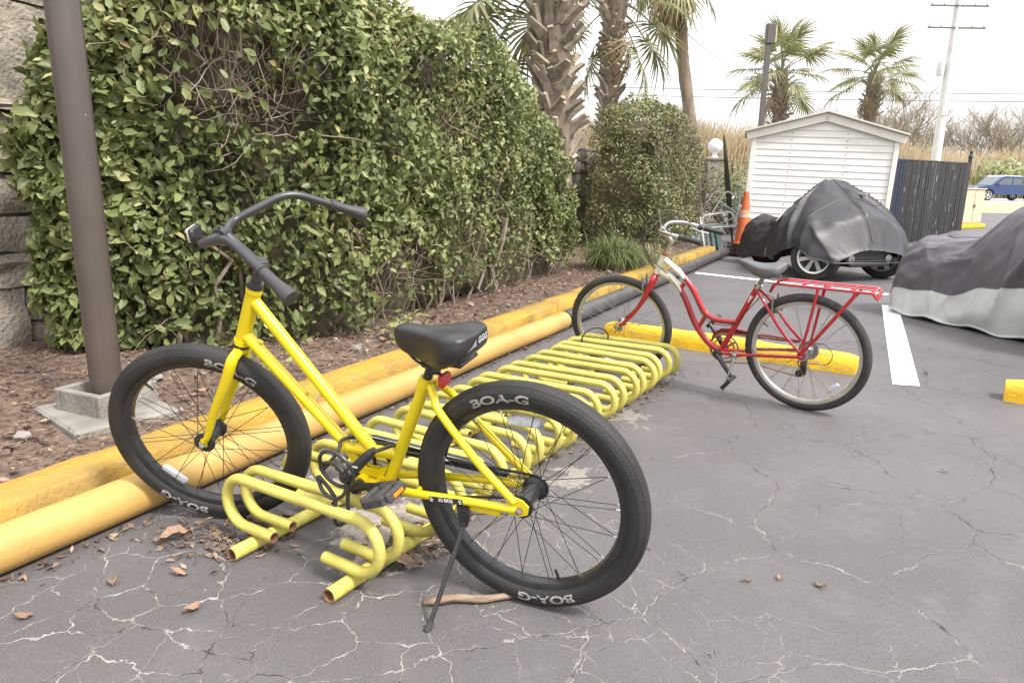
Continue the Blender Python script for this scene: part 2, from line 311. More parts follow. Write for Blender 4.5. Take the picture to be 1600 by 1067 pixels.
MT = dict(
    asphalt=asphalt_mat(),
    soil=mat('mulch_soil', (.085, .055, .04), .95, col2=(.20, .14, .105), vs=14, bump=1.5, bs=55, chip=(.24, .18, .14), chips=70, chipt=.66),
    field=mat('dry_ground', (.34, .30, .21), .95, col2=(.24, .24, .13), vs=.4),
    road=mat('far_road', (.42, .40, .37), .9, col2=(.34, .33, .31), vs=.2),
    kerb=mat('kerb_paint', (.46, .275, .035), .75, col2=(.28, .18, .05), vs=4, bump=.9, bs=45, chip=(.24, .20, .15), chips=12, chipt=.63, rnd=.1),
    pipe=mat('pipe_paint', (.55, .34, .10), .5, col2=(.42, .255, .08), vs=3, bump=.2, bs=60, chip=(.34, .27, .17), chips=24, chipt=.675),
    blackpipe=mat('black_pipe', (.05, .047, .047), .45, col2=(.08, .075, .072), vs=5, bump=.2, bs=40),
    rack=mat('rack_paint', (.57, .505, .105), .5, col2=(.46, .40, .10), vs=9, bump=.2, bs=60, chip=(.17, .09, .045), chips=30, chipt=.665, rnd=.1),
    stop=mat('stop_paint', (.76, .46, .01), .6, col2=(.62, .37, .02), vs=7, bump=.5, bs=50, chip=(.33, .27, .2), chips=13, chipt=.68),
    line=mat('line_paint', (.80, .80, .79), .7, col2=(.70, .69, .67), vs=8, chip=(.16, .15, .15), chips=24, chipt=.69),
    pole=mat('bronze_pole', (.082, .064, .056), .36, col2=(.066, .052, .046), vs=4, chip=(.6, .58, .55), chips=48, chipt=.70, spec=.6),
    concrete=mat('concrete', (.27, .255, .225), .9, col2=(.18, .165, .14), vs=7, bump=.7, bs=70),
    coquina=mat('coquina_stone', (.38, .335, .275), .95, col2=(.19, .165, .135), vs=5, bump=2.2, bs=38, chip=(.36, .31, .25), chips=30, chipt=.63, rnd=.2),
    mortar=mat('mortar', (.24, .215, .18), .95, col2=(.15, .135, .115), vs=9, bump=1, bs=40),
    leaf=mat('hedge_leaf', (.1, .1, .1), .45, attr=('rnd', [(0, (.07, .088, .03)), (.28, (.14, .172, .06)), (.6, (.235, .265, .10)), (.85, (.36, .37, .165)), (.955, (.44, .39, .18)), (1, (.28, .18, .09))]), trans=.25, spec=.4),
    leaf2=mat('hedge_leaf_small', (.1, .1, .1), .42, attr=('rnd', [(0, (.06, .075, .03)), (.4, (.13, .15, .055)), (.7, (.22, .235, .095)), (.9, (.34, .32, .16)), (1, (.28, .19, .10))]), trans=.2),
    twig=mat('twig', (.17, .125, .095), .85, col2=(.30, .24, .19), vs=9, bump=.5),
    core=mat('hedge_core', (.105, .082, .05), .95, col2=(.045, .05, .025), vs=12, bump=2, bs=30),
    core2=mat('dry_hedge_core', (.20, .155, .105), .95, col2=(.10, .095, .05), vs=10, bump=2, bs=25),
    frond=mat('palm_frond', (.1, .1, .1), .45, attr=('rnd', [(0, (.12, .13, .05)), (.5, (.22, .235, .095)), (1, (.42, .38, .20))]), trans=.3),
    deadfrond=mat('dead_frond', (.25, .18, .10), .8, col2=(.35, .27, .16), vs=7, trans=.2),
    boot=mat('palm_boot', (.25, .20, .15), .85, col2=(.41, .355, .285), vs=8, bump=.8, bs=40, rnd=.28),
    trunk=mat('palm_trunk', (.24, .185, .14), .9, col2=(.14, .105, .08), vs=9, bump=1.5, bs=30, sx=(1, 1, .35)),
    grassblade=mat('grass_blade', (.1, .1, .1), .5, attr=('rnd', [(0, (.05, .075, .02)), (.6, (.14, .18, .055)), (1, (.36, .36, .18))]), trans=.25),
    strawblade=mat('straw_blade', (.1, .1, .1), .7, attr=('rnd', [(0, (.14, .11, .06)), (.6, (.26, .22, .12)), (1, (.40, .35, .22))]), trans=.2),
    reed=mat('reed', (.1, .1, .1), .85, attr=('rnd', [(0, (.27, .22, .12)), (.5, (.40, .31, .19)), (1, (.50, .42, .29))]), trans=.15),  # tan lifted paler so the colour carries the glare over the far bank
    brush=mat('bare_brush', (.32, .275, .225), .9, col2=(.42, .37, .30), vs=3),
    shrub=mat('far_shrub', (.1, .1, .1), .6, attr=('rnd', [(0, (.10, .13, .06)), (.5, (.18, .21, .09)), (1, (.30, .33, .14))]), trans=.2),
    litter=mat('litter', (.1, .1, .1), .8, attr=('rnd', [(0, (.07, .042, .028)), (.5, (.145, .095, .065)), (.85, (.22, .155, .11)), (1, (.34, .27, .20))])),
    deadleaf=mat('dead_leaf', (.20, .115, .075), .75, col2=(.34, .23, .155), vs=22, bump=.5, bs=50, rnd=.25),
    stick=mat('driftwood', (.17, .105, .07), .9, col2=(.34, .26, .19), vs=30, bump=1, bs=60, sx=(.2, 1, 1)),
    ypaint=mat('yellow_gloss', (.72, .56, .006), .28, col2=(.68, .52, .006), vs=6, coat=.25, spec=.5, chip=(.30, .23, .10), chips=70, chipt=.745),
    rpaint=mat('red_gloss', (.42, .012, .022), .25, col2=(.36, .01, .018), vs=8, coat=.5),
    rwhite=mat('cream_gloss', (.72, .68, .56), .3, coat=.4),
    tyre=mat('tyre_rubber', (.020, .019, .0185), .62, col2=(.030, .0285, .0275), vs=7, bump=.25, bs=180, spec=.35),
    tyre2=mat('old_tyre_rubber', (.034, .032, .031), .75, col2=(.05, .047, .045), vs=8, bump=.25, bs=150, spec=.3),
    blackmetal=mat('black_paint', (.018, .018, .019), .32, col2=(.03, .03, .03), vs=20, spec=.5),
    satin=mat('satin_black_tube', (.034, .034, .037), .36, col2=(.025, .025, .028), vs=8, spec=.6),
    rubber=mat('grip_rubber', (.034, .032, .035), .5, col2=(.045, .042, .045), vs=14, bump=.2, bs=120),
    saddle=mat('saddle_vinyl', (.013, .0125, .0125), .33, col2=(.018, .017, .017), vs=8, bump=.22, bs=230, spec=.6),
    saddle2=mat('grey_saddle_vinyl', (.10, .10, .105), .5, col2=(.075, .075, .08), vs=8, bump=.2, bs=200),
    plastic=mat('black_plastic', (.022, .021, .021), .5, bump=.3, bs=150),
    pedal=mat('grey_pedal', (.06, .057, .057), .55, col2=(.035, .034, .034), vs=60, bump=.5, bs=200),
    chrome=mat('chrome', (.62, .61, .60), .22, metal=1., col2=(.5, .49, .47), vs=12),
    steel=mat('dull_steel', (.42, .41, .40), .4, metal=1., col2=(.28, .26, .24), vs=15),
    rim=mat('silver_rim', (.62, .60, .56), .35, metal=.7, col2=(.5, .47, .42), vs=12),
    spoke=mat('black_spoke', (.02, .02, .02), .4),
    spokes=mat('steel_spoke', (.30, .28, .26), .4, metal=.8),
    rust=mat('rusty_steel', (.20, .085, .035), .8, col2=(.30, .16, .09), vs=30, bump=.6),
    letter=mat('tyre_lettering', (.36, .345, .32), .75, col2=(.22, .21, .20), vs=60),
    print=mat('grey_print', (.42, .43, .45), .5), white=mat('white_print', (.8, .8, .8), .5), black=mat('black_print', (.02, .02, .02), .5),
    reflector=mat('clear_reflector', (.70, .71, .73), .2, col2=(.5, .52, .55), vs=60, bump=.5, bs=300, spec=.8),
    redref=mat('red_reflector', (.55, .008, .012), .18, col2=(.4, .004, .008), vs=50, bump=.5, bs=250, spec=.8),
    amber=mat('amber_reflector', (.65, .20, .01), .25),
    cable=mat('cable_vinyl', (.028, .026, .026), .4, spec=.5),
    darkred=mat('dark_red_guard', (.17, .016, .022), .4),
    siding=mat('cream_siding', (.78, .765, .72), .6, col2=(.73, .71, .66), vs=3, rnd=.03, bump=.08, bs=40),
    trim=mat('cream_trim', (.76, .73, .66), .6, col2=(.69, .66, .59), vs=4),
    roof=mat('shed_roof', (.50, .47, .41), .6),
    cover=mat('grey_cover_cloth', (.034, .031, .035), .45, col2=(.040, .037, .041), vs=5, bump=.12, bs=60, spec=.4),
    cover2=mat('plum_cover_cloth', (.098, .088, .10), .42, col2=(.112, .10, .116), vs=4, bump=.12, bs=60, spec=.4),
    silver=mat('silver_cloth', (.64, .635, .615), .42, col2=(.56, .555, .535), vs=6, bump=.15, bs=50),
    alloy=mat('alloy_wheel', (.70, .69, .66), .3, metal=.6), darkbody=mat('dark_bodywork', (.025, .024, .025), .35),
    orange=mat('cone_orange', (.60, .12, .025), .65, col2=(.38, .08, .03), vs=6, chip=(.13, .10, .09), chips=7, chipt=.62),
    conebase=mat('cone_base_rubber', (.045, .035, .032), .75, col2=(.10, .055, .04), vs=8),
    chairw=mat('white_chair_tube', (.78, .77, .72), .5, col2=(.6, .57, .5), vs=9), teal=mat('teal_strap', (.32, .50, .44), .6, col2=(.45, .60, .55), vs=9),
    slat=mat('black_slat', (.014, .013, .014), .4, chip=(.40, .38, .36), chips=12, chipt=.615, rnd=.3, sx=(1.6, 1, .28)), slatblue=mat('blue_slat', (.012, .017, .036), .5, chip=(.3, .3, .32), chips=9, chipt=.66),
    globe=mat('white_globe', (.82, .82, .82), .25), dark=mat('dark_iron', (.04, .036, .034), .6),
    utility=mat('grey_white_pole', (.62, .61, .60), .8, col2=(.52, .51, .50), vs=2), wood=mat('weathered_pole', (.26, .20, .15), .9, col2=(.34, .27, .21), vs=4, sx=(1, 1, .2)),
    bronze2=mat('dark_pole', (.10, .085, .08), .5), beige=mat('beige_cabinet', (.58, .50, .33), .6, col2=(.52, .45, .30), vs=3),
    bluecar=mat('blue_car_paint', (.02, .045, .135), .25, coat=.6), glass=mat('car_glass', (.10, .12, .14), .08, spec=.8), paleroof=mat('pale_truck_roof', (.7, .7, .7), .3),
)

# ------------------------------------------------------------------ the setting
K0 = np.array([-1.66, 2.13]); D = np.array([.455, .8905]); NN = np.array([-.8905, .455])     # kerb line: along it, and towards the bed
def KP(s, n, z=0.): p = K0 + D * s + NN * n; return (float(p[0]), float(p[1]), z)
def sheet(name, pts, z, m): return struct(obj(name, [(x, y, z) for x, y in pts], [tuple(range(len(pts)))], m, None, False))
sheet('ground', [(-900, -300), (900, -300), (900, 1200), (-900, 1200)], -.02, MT['field'])
lot = sheet('asphalt_lot', [(-9, -8), (40, -8), (40, 34), (-9, 34)], 0, MT['asphalt'])
sheet('road', [(-120, 56), (220, 56), (220, 76), (-120, 76)], -.008, MT['road'])
# planting bed: a lumpy sheet of mulch behind the kerb
S, Nn = np.meshgrid(np.linspace(-6, 26, 420), np.linspace(.17, 9, 120) ** 1.0, indexing='ij')
Nn = .17 + (Nn - .17) ** 1.4 * (8.83 / 8.83 ** 1.4)
V = np.stack([K0[0] + D[0] * S + NN[0] * Nn, K0[1] + D[1] * S + NN[1] * Nn, np.zeros_like(S)], -1).reshape(-1, 3)
edge = np.clip((Nn.ravel() - .17) / .4, 0, 1); endd = np.clip((12.6 - S.ravel()) / 1.2, 0, 1)
V[:, 2] = (.125 + .05 * edge * (fbm(V * 1.3, 3) - .4) + .03 * (fbm(V * 9, 5) - .5) * edge) * endd - .02 * (1 - endd)
ni, nj = S.shape; I = np.arange(ni * nj).reshape(ni, nj)
F = np.stack([I[:-1, :-1], I[:-1, 1:], I[1:, 1:], I[1:, :-1]], -1).reshape(-1, 4)[:, ::-1]
struct(big('planting_bed', V, F, MT['soil'], smooth=True))
# kerb: painted concrete blocks with open joints
kerb = struct(empty('kerb')); 
def kerb_block(s0, s1):
    ns = 14; prof = [(-.01, -.02), (0, .04), (.004, .136), (.016, .15), (.10, .155), (.185, .152), (.20, .14), (.205, .02)]
    v = []; f = []
    for i in range(ns + 1):
        s = s0 + (s1 - s0) * i / ns; e = .006 if i in (0, ns) else 0
        for (a, z) in prof:
            jn = (vnoise(np.array([[s * 6, a * 20, z * 20]]), 4)[0] - .5) * .012; v.append(KP(s, a + jn, max(z - e, -.02) + jn * .5))
    m = len(prof)
    for i in range(ns):
        for k in range(m - 1): f.append((i * m + k, i * m + k + 1, (i + 1) * m + k + 1, (i + 1) * m + k))
    f += [tuple(range(m)), tuple(range(ns * m, ns * m + m))]
    obj('kerb_block', v, f, MT['kerb'], kerb)
ss = [-5, -2.2, .55, 3.0, 4.55, 6.6, 8.9, 11.2]
for a, b in zip(ss[:-1], ss[1:]): kerb_block(a, b - .012)
# parking lines
lines = [((2.39, 4.28), (2.545, 4.25), (3.99, 7.25), (3.83, 7.27)), ((2.52, 9.72), (2.46, 9.58), (4.23, 7.95), (4.32, 8.06))]
for q in lines: sheet('painted_line', q, .004, MT['line'])
# stone wall behind the hedge
def stone(h, seed):
    r = random.Random(seed); nx, nz = 7, 5; v = []; f = []; o = r.uniform(0, 99)
    for i in range(nx):
        for j in range(nz):
            x = -1 + 2 * i / (nx - 1); z = -1 + 2 * j / (nz - 1); ed = max(abs(x), abs(z)) > .99; q = vnoise(np.array([[x * 2.2 + o, z * 1.7, o]]), 3)[0] - .5
            v.append((x * h[0] * (.985 if abs(z) > .99 else 1) + r.uniform(-.012, .012), -h[1] + (.012 if ed else .0) - .07 * q, z * h[2] * (.97 if abs(x) > .99 else 1) + r.uniform(-.012, .012)))
    for i in range(nx - 1):
        for j in range(nz - 1): a = i * nz + j; f.append((a, a + nz, a + nz + 1, a + 1))
    rim = [i * nz for i in range(nx)] + [(nx - 1) * nz + j for j in range(1, nz)] + [i * nz + nz - 1 for i in range(nx - 2, -1, -1)] + [j for j in range(nz - 2, 0, -1)]; k = len(v); v += [(v[q][0], h[1], v[q][2]) for q in rim]; n = len(rim)
    f += [(rim[q], rim[(q + 1) % n], k + (q + 1) % n, k + q) for q in range(n)] + [tuple(range(k, k + n))]
    return v, f
def wall(s0, s1, rows, z0, zt, name, label, st0, st1, n0=2.35, top=None):
    M = Matrix.Translation(KP(0, n0 + .26)) @ Matrix.Rotation(math.atan2(D[1], D[0]), 4, 'Z')
    e = empty(name, M=M); r = random.Random(name + str(s0))
    b = MB(); b.box(((s0 + s1) / 2, .14, (zt + z0 - .05) / 2), (s1 - s0, .56, zt - z0)); b.build('mortar_core', MT['mortar'], e, False)
    z = z0
    for (h, lo, hi, pr) in rows:
        s = st0 + r.uniform(-.4, 0)
        while s < st1:
            L = r.uniform(lo, hi); cut = r.uniform(.38, .62) if h > .3 and r.random() < .4 else 0; dz = r.uniform(-.03, .03) if 0 < z - z0 and z + h < zt - .1 else 0
            for (za, zb) in (((0, cut), (cut, 1)) if cut else ((0, 1),)):
                hh = h * (zb - za); v, f = stone((L / 2 - .006, .10, hh / 2 - .006), r.random()); ps = r.uniform(-.02, .02)
                obj('stone_block', [(x + s + L / 2 + .05 * zz * ps * 10, y - .11 - pr + ps, zz + z + h * za + hh / 2) for x, y, zz in v], f, MT['coquina'], e)
            s += L
        z += h
    if top: b = MB(); b.box(((s0 + s1) / 2, .14, zt + .02), (s1 - s0 + .04, .66, .07), ch=.02); b.build('coping', MT['concrete'], e, False)
    return tag(e, label, 'wall')
wall(-2.5, 4.2, [(.42, .45, .8, 0), (.46, .5, .9, .01), (.62, .6, 1.0, 0), (.08, .5, 1.1, .05), (.58, .7, 1.1, 0), (.62, .6, 1.0, 0)], .06, 2.9, 'stone_wall', 'tall rough stone wall with a thin ledge course behind the bronze pole', -.6, 3.9)
wall(4.2, 21.6, [(.42, .45, .8, 0), (.44, .5, .9, 0), (.42, .5, .9, 0), (.40, .5, .9, 0)], .04, 1.72, 'stone_wall', 'lower stone garden wall showing in the gap between the two hedges', 8.6, 12.4, top=True)

# ------------------------------------------------------------------ foliage
LEAFV = np.array([[0, 0, 0], [.28, -.36, .05], [.28, 0, -.02], [.28, .36, .05], [.68, -.33, .03], [.68, 0, -.05], [.68, .33, .03], [1, 0, -.12]])
LEAFF = np.array([[0, 1, 2, 2], [0, 2, 3, 3], [1, 4, 5, 2], [2, 5, 6, 3], [4, 7, 5, 5], [5, 7, 6, 6]])
TRI = np.array([[0, 1, 2], [0, 2, 3], [1, 4, 5], [1, 5, 2], [2, 5, 6], [2, 6, 3], [4, 7, 5], [5, 7, 6]])
def leaves(P, Nrm, size, wid=.62, up=.35, rough=.75, seed=0):
    """leaf meshes at P facing about Nrm. returns V,F(tri)"""
    r = np.random.default_rng(seed); n = len(P)
    Z = Nrm + r.normal(0, rough, (n, 3)); Z /= np.linalg.norm(Z, axis=1)[:, None]
    X = r.normal(0, 1, (n, 3)) + np.array([0, 0, up]); X -= Z * (X * Z).sum(1)[:, None]; X /= np.linalg.norm(X, axis=1)[:, None]
    Y = np.cross(Z, X); s = (size * (.42 + r.beta(2, 2.6, n) * 1.15))[:, None]
    V = P[:, None, :] + s[:, None] * (LEAFV[None, :, 0:1] * X[:, None] + wid * LEAFV[None, :, 1:2] * Y[:, None] + LEAFV[None, :, 2:3] * Z[:, None])
    F = TRI[None] + (np.arange(n) * 8)[:, None, None]
    return V.reshape(-1, 3), F.reshape(-1, 3)
def smooth_lin(xs, ys): return lambda s: np.interp(s, xs, ys)
def hedge(name, label, s0, s1, n0, n1, zt, nleaf, size, lm, seed, ztf=None, n0f=None, ntwig=260, bare=(), z0=.14, rough=.95, rr=.5, core=None, tb=.42, szf=None, dryf=None, basegap=False):
    """clipped hedge in kerb coordinates: leafy shell on a rounded box, twigs, inner mass"""
    r = np.random.default_rng(seed); h = empty(name, KP((s0 + s1) / 2, (n0 + n1) / 2, z0)); o = np.array(h.location)
    L, Wd = s1 - s0, n1 - n0
    def surf(n):
        # rounded box surface: sample directions on faces by area
        A = np.array([L * zt, L * Wd, Wd * zt, Wd * zt, L * zt * .35]); k = r.choice(5, n, p=A / A.sum())
        u, v = r.random(n), r.random(n); p = np.zeros((n, 3)); q = np.zeros((n, 3))
        a = k == 0; p[a] = np.c_[u[a], np.zeros(a.sum()), v[a]]; q[a] = (0, -1, 0)
        a = k == 1; p[a] = np.c_[u[a], v[a], np.ones(a.sum())]; q[a] = (0, 0, 1)
        a = k == 2; p[a] = np.c_[np.ones(a.sum()), u[a], v[a]]; q[a] = (1, 0, 0)
        a = k == 3; p[a] = np.c_[np.zeros(a.sum()), u[a], v[a]]; q[a] = (-1, 0, 0)
        a = k == 4; p[a] = np.c_[u[a], np.ones(a.sum()), v[a]]; q[a] = (0, 1, 0)
        return p, q
    p, q = surf(nleaf)
    # round off: pull corners in with a superellipsoid blend
    c = p * 2 - 1; dim = np.array([L, Wd, zt])
    m = c * dim / 2; lim = np.maximum(dim / 2 - rr, .01); cl_ = np.clip(m, -lim, lim); cl_[:, 2] = np.clip(m[:, 2], -dim[2] / 2, lim[2])
    d = m - cl_; dn = np.linalg.norm(d, axis=1) + 1e-6; nr = np.where((dn > 1e-3)[:, None], d / dn[:, None], q); m = cl_ + nr * np.minimum(dn, rr)[:, None]
    s = m[:, 0] + (s0 + s1) / 2; nn_ = m[:, 1] + (n0 + n1) / 2; z = m[:, 2] + zt / 2
    if ztf is not None: z = z * (ztf(s) / zt)
    if n0f is not None: nn_ = nn_ + (n0f(s) - n0) * np.clip((n1 - nn_) / Wd, 0, 1)
    nn_ = nn_ + .22 * np.clip(.5 - z, 0, .5) * (m[:, 1] < 0) * 1.2          # undercut near the ground
    W_ = np.stack([K0[0] + D[0] * s + NN[0] * nn_, K0[1] + D[1] * s + NN[1] * nn_, z + z0], -1)
    nw = np.stack([D[0] * nr[:, 0] + NN[0] * nr[:, 1], D[1] * nr[:, 0] + NN[1] * nr[:, 1], nr[:, 2]], -1)
    b1 = fbm(W_ * 1.1, seed, 3) - .5; b2 = fbm(W_ * 3.6, seed + 9, 3) - .5
    dep = r.exponential(.085, len(W_)); out_ = .42 * b1 + .42 * b2
    hole = fbm(W_ * 2.0, seed + 20, 3); keep = r.random(len(W_)) < np.clip(1.2 - np.clip((hole - .54) * 7, 0, 1.05), .1, 1)
    for (bs_, bz, br) in bare: keep &= ~((((s - bs_) / br) ** 2 + ((z + z0 - bz) / (br * 1.0)) ** 2 < 1 + 1.1 * b2 * 2) & (r.random(len(W_)) < .86))
    lim_ = .35 + (.35 * np.clip((s - 2.5) / .6, 0, 1) if basegap else 0); keep &= ~((z < lim_) & (r.random(len(W_)) < (.75 + (.35 if basegap else 0) * np.clip((s - 2.5) / .6, 0, 1)) * (1 - z / lim_)))
    P = W_ + nw * (out_ - dep)[:, None]; P, nw2, dep, W2 = P[keep], nw[keep], dep[keep], W_[keep]
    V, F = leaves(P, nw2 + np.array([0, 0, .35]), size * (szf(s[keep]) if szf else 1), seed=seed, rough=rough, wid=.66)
    tint = np.clip(tb + .9 * (fbm(W2 * 2.3, seed + 31, 3) - .5) + r.normal(0, .17, len(P)) - dep * 1.2 + .12 * nw2[:, 2], 0, 1); od = r.random(len(P)); tint[od > .985] = r.uniform(.9, 1, (od > .985).sum())  # inner leaves darker, upward ones lighter: hedge shade put into the leaf colour
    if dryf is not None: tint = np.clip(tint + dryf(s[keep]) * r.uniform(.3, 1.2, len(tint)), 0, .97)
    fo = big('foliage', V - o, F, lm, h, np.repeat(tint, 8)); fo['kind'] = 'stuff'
    # inner mass
    g, qq = np.meshgrid(np.linspace(0, 1, 60), np.linspace(0, 1, 30), indexing='ij')
    def inner(face):
        if face == 'front': a, b, c3 = g, np.zeros_like(g), qq
        elif face == 'top': a, b, c3 = g, qq, np.ones_like(g)
        elif face == 'r': a, b, c3 = np.ones_like(g), g, qq
        elif face == 'l': a, b, c3 = np.zeros_like(g), g, qq
        else: a, b, c3 = g, np.ones_like(g), qq
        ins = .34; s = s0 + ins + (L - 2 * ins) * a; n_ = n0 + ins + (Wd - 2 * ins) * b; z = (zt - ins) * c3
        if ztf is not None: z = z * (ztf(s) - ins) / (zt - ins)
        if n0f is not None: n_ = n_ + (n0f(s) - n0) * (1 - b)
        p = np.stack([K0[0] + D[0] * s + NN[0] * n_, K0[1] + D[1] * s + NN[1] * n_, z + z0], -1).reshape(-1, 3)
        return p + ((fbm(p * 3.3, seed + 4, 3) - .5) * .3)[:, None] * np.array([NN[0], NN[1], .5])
    VV = []; FF = []; k = 0; ii = np.arange(60 * 30).reshape(60, 30); fq = np.stack([ii[:-1, :-1], ii[:-1, 1:], ii[1:, 1:], ii[1:, :-1]], -1).reshape(-1, 4)
    for fc in ('front', 'top', 'r', 'l', 'back'): VV.append(inner(fc)); FF.append(fq + k); k += 1800
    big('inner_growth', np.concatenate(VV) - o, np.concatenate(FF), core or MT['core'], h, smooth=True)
    tw = MB()
    for i in range(ntwig):
        s = r.uniform(s0 + .2, s1 - .2)
        if bare and i % 2 == 0: bb = bare[(i // 2) % len(bare)]; s = bb[0] + r.normal(0, bb[2] * .6); zz = bb[1] + r.normal(0, bb[2] * .55)
        else: zz = r.uniform(.05, (ztf(s) if ztf is not None else zt) - .25)
        nb = (n0f(s) if n0f is not None else n0) + .14; p = np.array([s, nb + r.uniform(-.03, .22), zz]); dr = r.normal(0, 1, 3) * (.7, .3, .8) + (0, -.1, .55); dr /= np.linalg.norm(dr); pts = []
        for j in range(6): pts.append(np.array(KP(p[0], p[1], p[2] + z0 * .5)) - o); p = p + dr * r.uniform(.05, .12); dr = dr + r.normal(0, .28, 3); dr /= np.linalg.norm(dr)
        rd = r.uniform(.0022, .0055); tw.tube([tuple(x) for x in pts], [rd * (1 - .12 * j) for j in range(6)], 4, caps=False)
    for i in range(int(L * (14 if basegap else 5))):                                     # stems coming out of the soil
        s = r.uniform(s0 + .3, s1 - .3); nb = (n0f(s) if n0f is not None else n0) + r.uniform(.2, .7); pts = [np.array(KP(s + r.normal(0, .05), nb + r.normal(0, .03) - .02 * j, .05 + j * .16)) - o for j in range(6)]
        tw.tube([tuple(x) for x in pts], [r.uniform(.008, .016)] * 6, 5, caps=False)
    tw.build('twigs', MT['twig'], h)['kind'] = 'stuff'
    return tag(h, label, 'hedge')
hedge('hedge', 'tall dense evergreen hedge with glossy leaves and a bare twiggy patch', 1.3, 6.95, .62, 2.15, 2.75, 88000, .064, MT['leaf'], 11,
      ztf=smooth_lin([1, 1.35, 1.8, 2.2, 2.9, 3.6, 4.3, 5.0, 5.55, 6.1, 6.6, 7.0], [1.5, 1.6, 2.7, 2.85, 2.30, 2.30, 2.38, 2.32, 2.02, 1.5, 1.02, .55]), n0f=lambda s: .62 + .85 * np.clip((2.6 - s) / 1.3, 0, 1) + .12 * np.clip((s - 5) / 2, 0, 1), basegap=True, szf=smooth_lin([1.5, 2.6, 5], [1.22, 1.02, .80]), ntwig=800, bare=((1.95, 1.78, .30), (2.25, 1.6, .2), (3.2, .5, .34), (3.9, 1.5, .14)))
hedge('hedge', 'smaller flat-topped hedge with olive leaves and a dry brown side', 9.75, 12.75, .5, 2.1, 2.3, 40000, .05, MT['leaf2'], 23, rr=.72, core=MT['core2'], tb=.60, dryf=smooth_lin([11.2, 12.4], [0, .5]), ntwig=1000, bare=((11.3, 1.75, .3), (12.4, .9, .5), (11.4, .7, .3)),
      ztf=lambda s: 2.34 - .55 * np.abs((s - 11.15) / 1.6) ** 3.2)
def blades(name, cx, cy, z, n, L, m, seed, spread=.5, wid=.006, parent=None, up=.9, rad0=.1, ox=0, oy=0):
    r = np.random.default_rng(seed); a = r.uniform(0, 2 * PI, n); t = np.linspace(0, 1, 6)[None, :, None]
    b = np.c_[cx + ox + r.normal(0, rad0, n), cy + oy + r.normal(0, rad0, n), np.full(n, z)]; le = L * r.uniform(.55, 1.15, n); dirh = np.c_[np.cos(a), np.sin(a)]; sp = r.uniform(.15, 1., n) * spread
    C3 = np.zeros((n, 6, 3)); T = t[:, :, 0]
    C3[:, :, 0] = b[:, 0:1] + dirh[:, 0:1] * (sp * le)[:, None] * (T ** 1.4); C3[:, :, 1] = b[:, 1:2] + dirh[:, 1:2] * (sp * le)[:, None] * (T ** 1.4)
    C3[:, :, 2] = z + le[:, None] * (up * T - (.25 + .75 * sp)[:, None] * .8 * T ** 2.6)
    side = np.stack([-dirh[:, 1], dirh[:, 0], np.zeros(n)], -1)[:, None] * (wid * np.array([.8, 1, 1, .85, .55, .08]))[None, :, None]
    V = np.concatenate([C3 - side, C3 + side], 1).reshape(-1, 3); V[:, 2] = np.maximum(V[:, 2], z - .01)
    k = np.arange(5); f0 = np.stack([k, k + 1, k + 7, k + 6], -1); F = (f0[None] + (np.arange(n) * 12)[:, None, None]).reshape(-1, 4)
    o = big(name, V, F, m, parent, np.repeat(np.clip(r.normal(.5, .22, n), 0, 1), 12)); return o
def clump(label, s, n, cnt, L, m, seed, spread, wid, r0, up=.9):
    e = empty('grass_clump', KP(s, n, .13)); b = blades('blades', 0, 0, 0, cnt, L, m, seed, spread, wid, e, up, r0); b['kind'] = 'stuff'; return tag(e, label, 'grass clump')
clump('spiky green grass clump in the bed past the tall hedge', 7.45, .52, 1100, .74, MT['grassblade'], 5, 1.15, .0045, .12)
clump('dry straw-coloured grass clump beside the green one', 8.2, .40, 700, .55, MT['strawblade'], 6, .9, .005, .2, .8)
for k, (s, n, L_n, lb) in enumerate([(2.75, .36, .2, 'low leafy weed at the foot of the tall hedge by the kerb'), (1.55, .45, .22, 'low leafy weed seen through the yellow bicycle front wheel')]):
    e = empty('weed', KP(s, n, .13)); r = np.random.default_rng(50 + k); P = r.normal(0, .07, (70, 3)) + np.array([0, 0, .09]); P[:, 2] = np.abs(P[:, 2]) + .01
    V, F = leaves(P, r.normal(0, .4, (70, 3)) + np.array([0, 0, 1]), .07, seed=k, rough=.3); f = big('leaves', V, F, MT['leaf'], e, np.repeat(r.uniform(.4, .8, 70), 8)); f['kind'] = 'stuff'; tag(e, lb, 'weed')

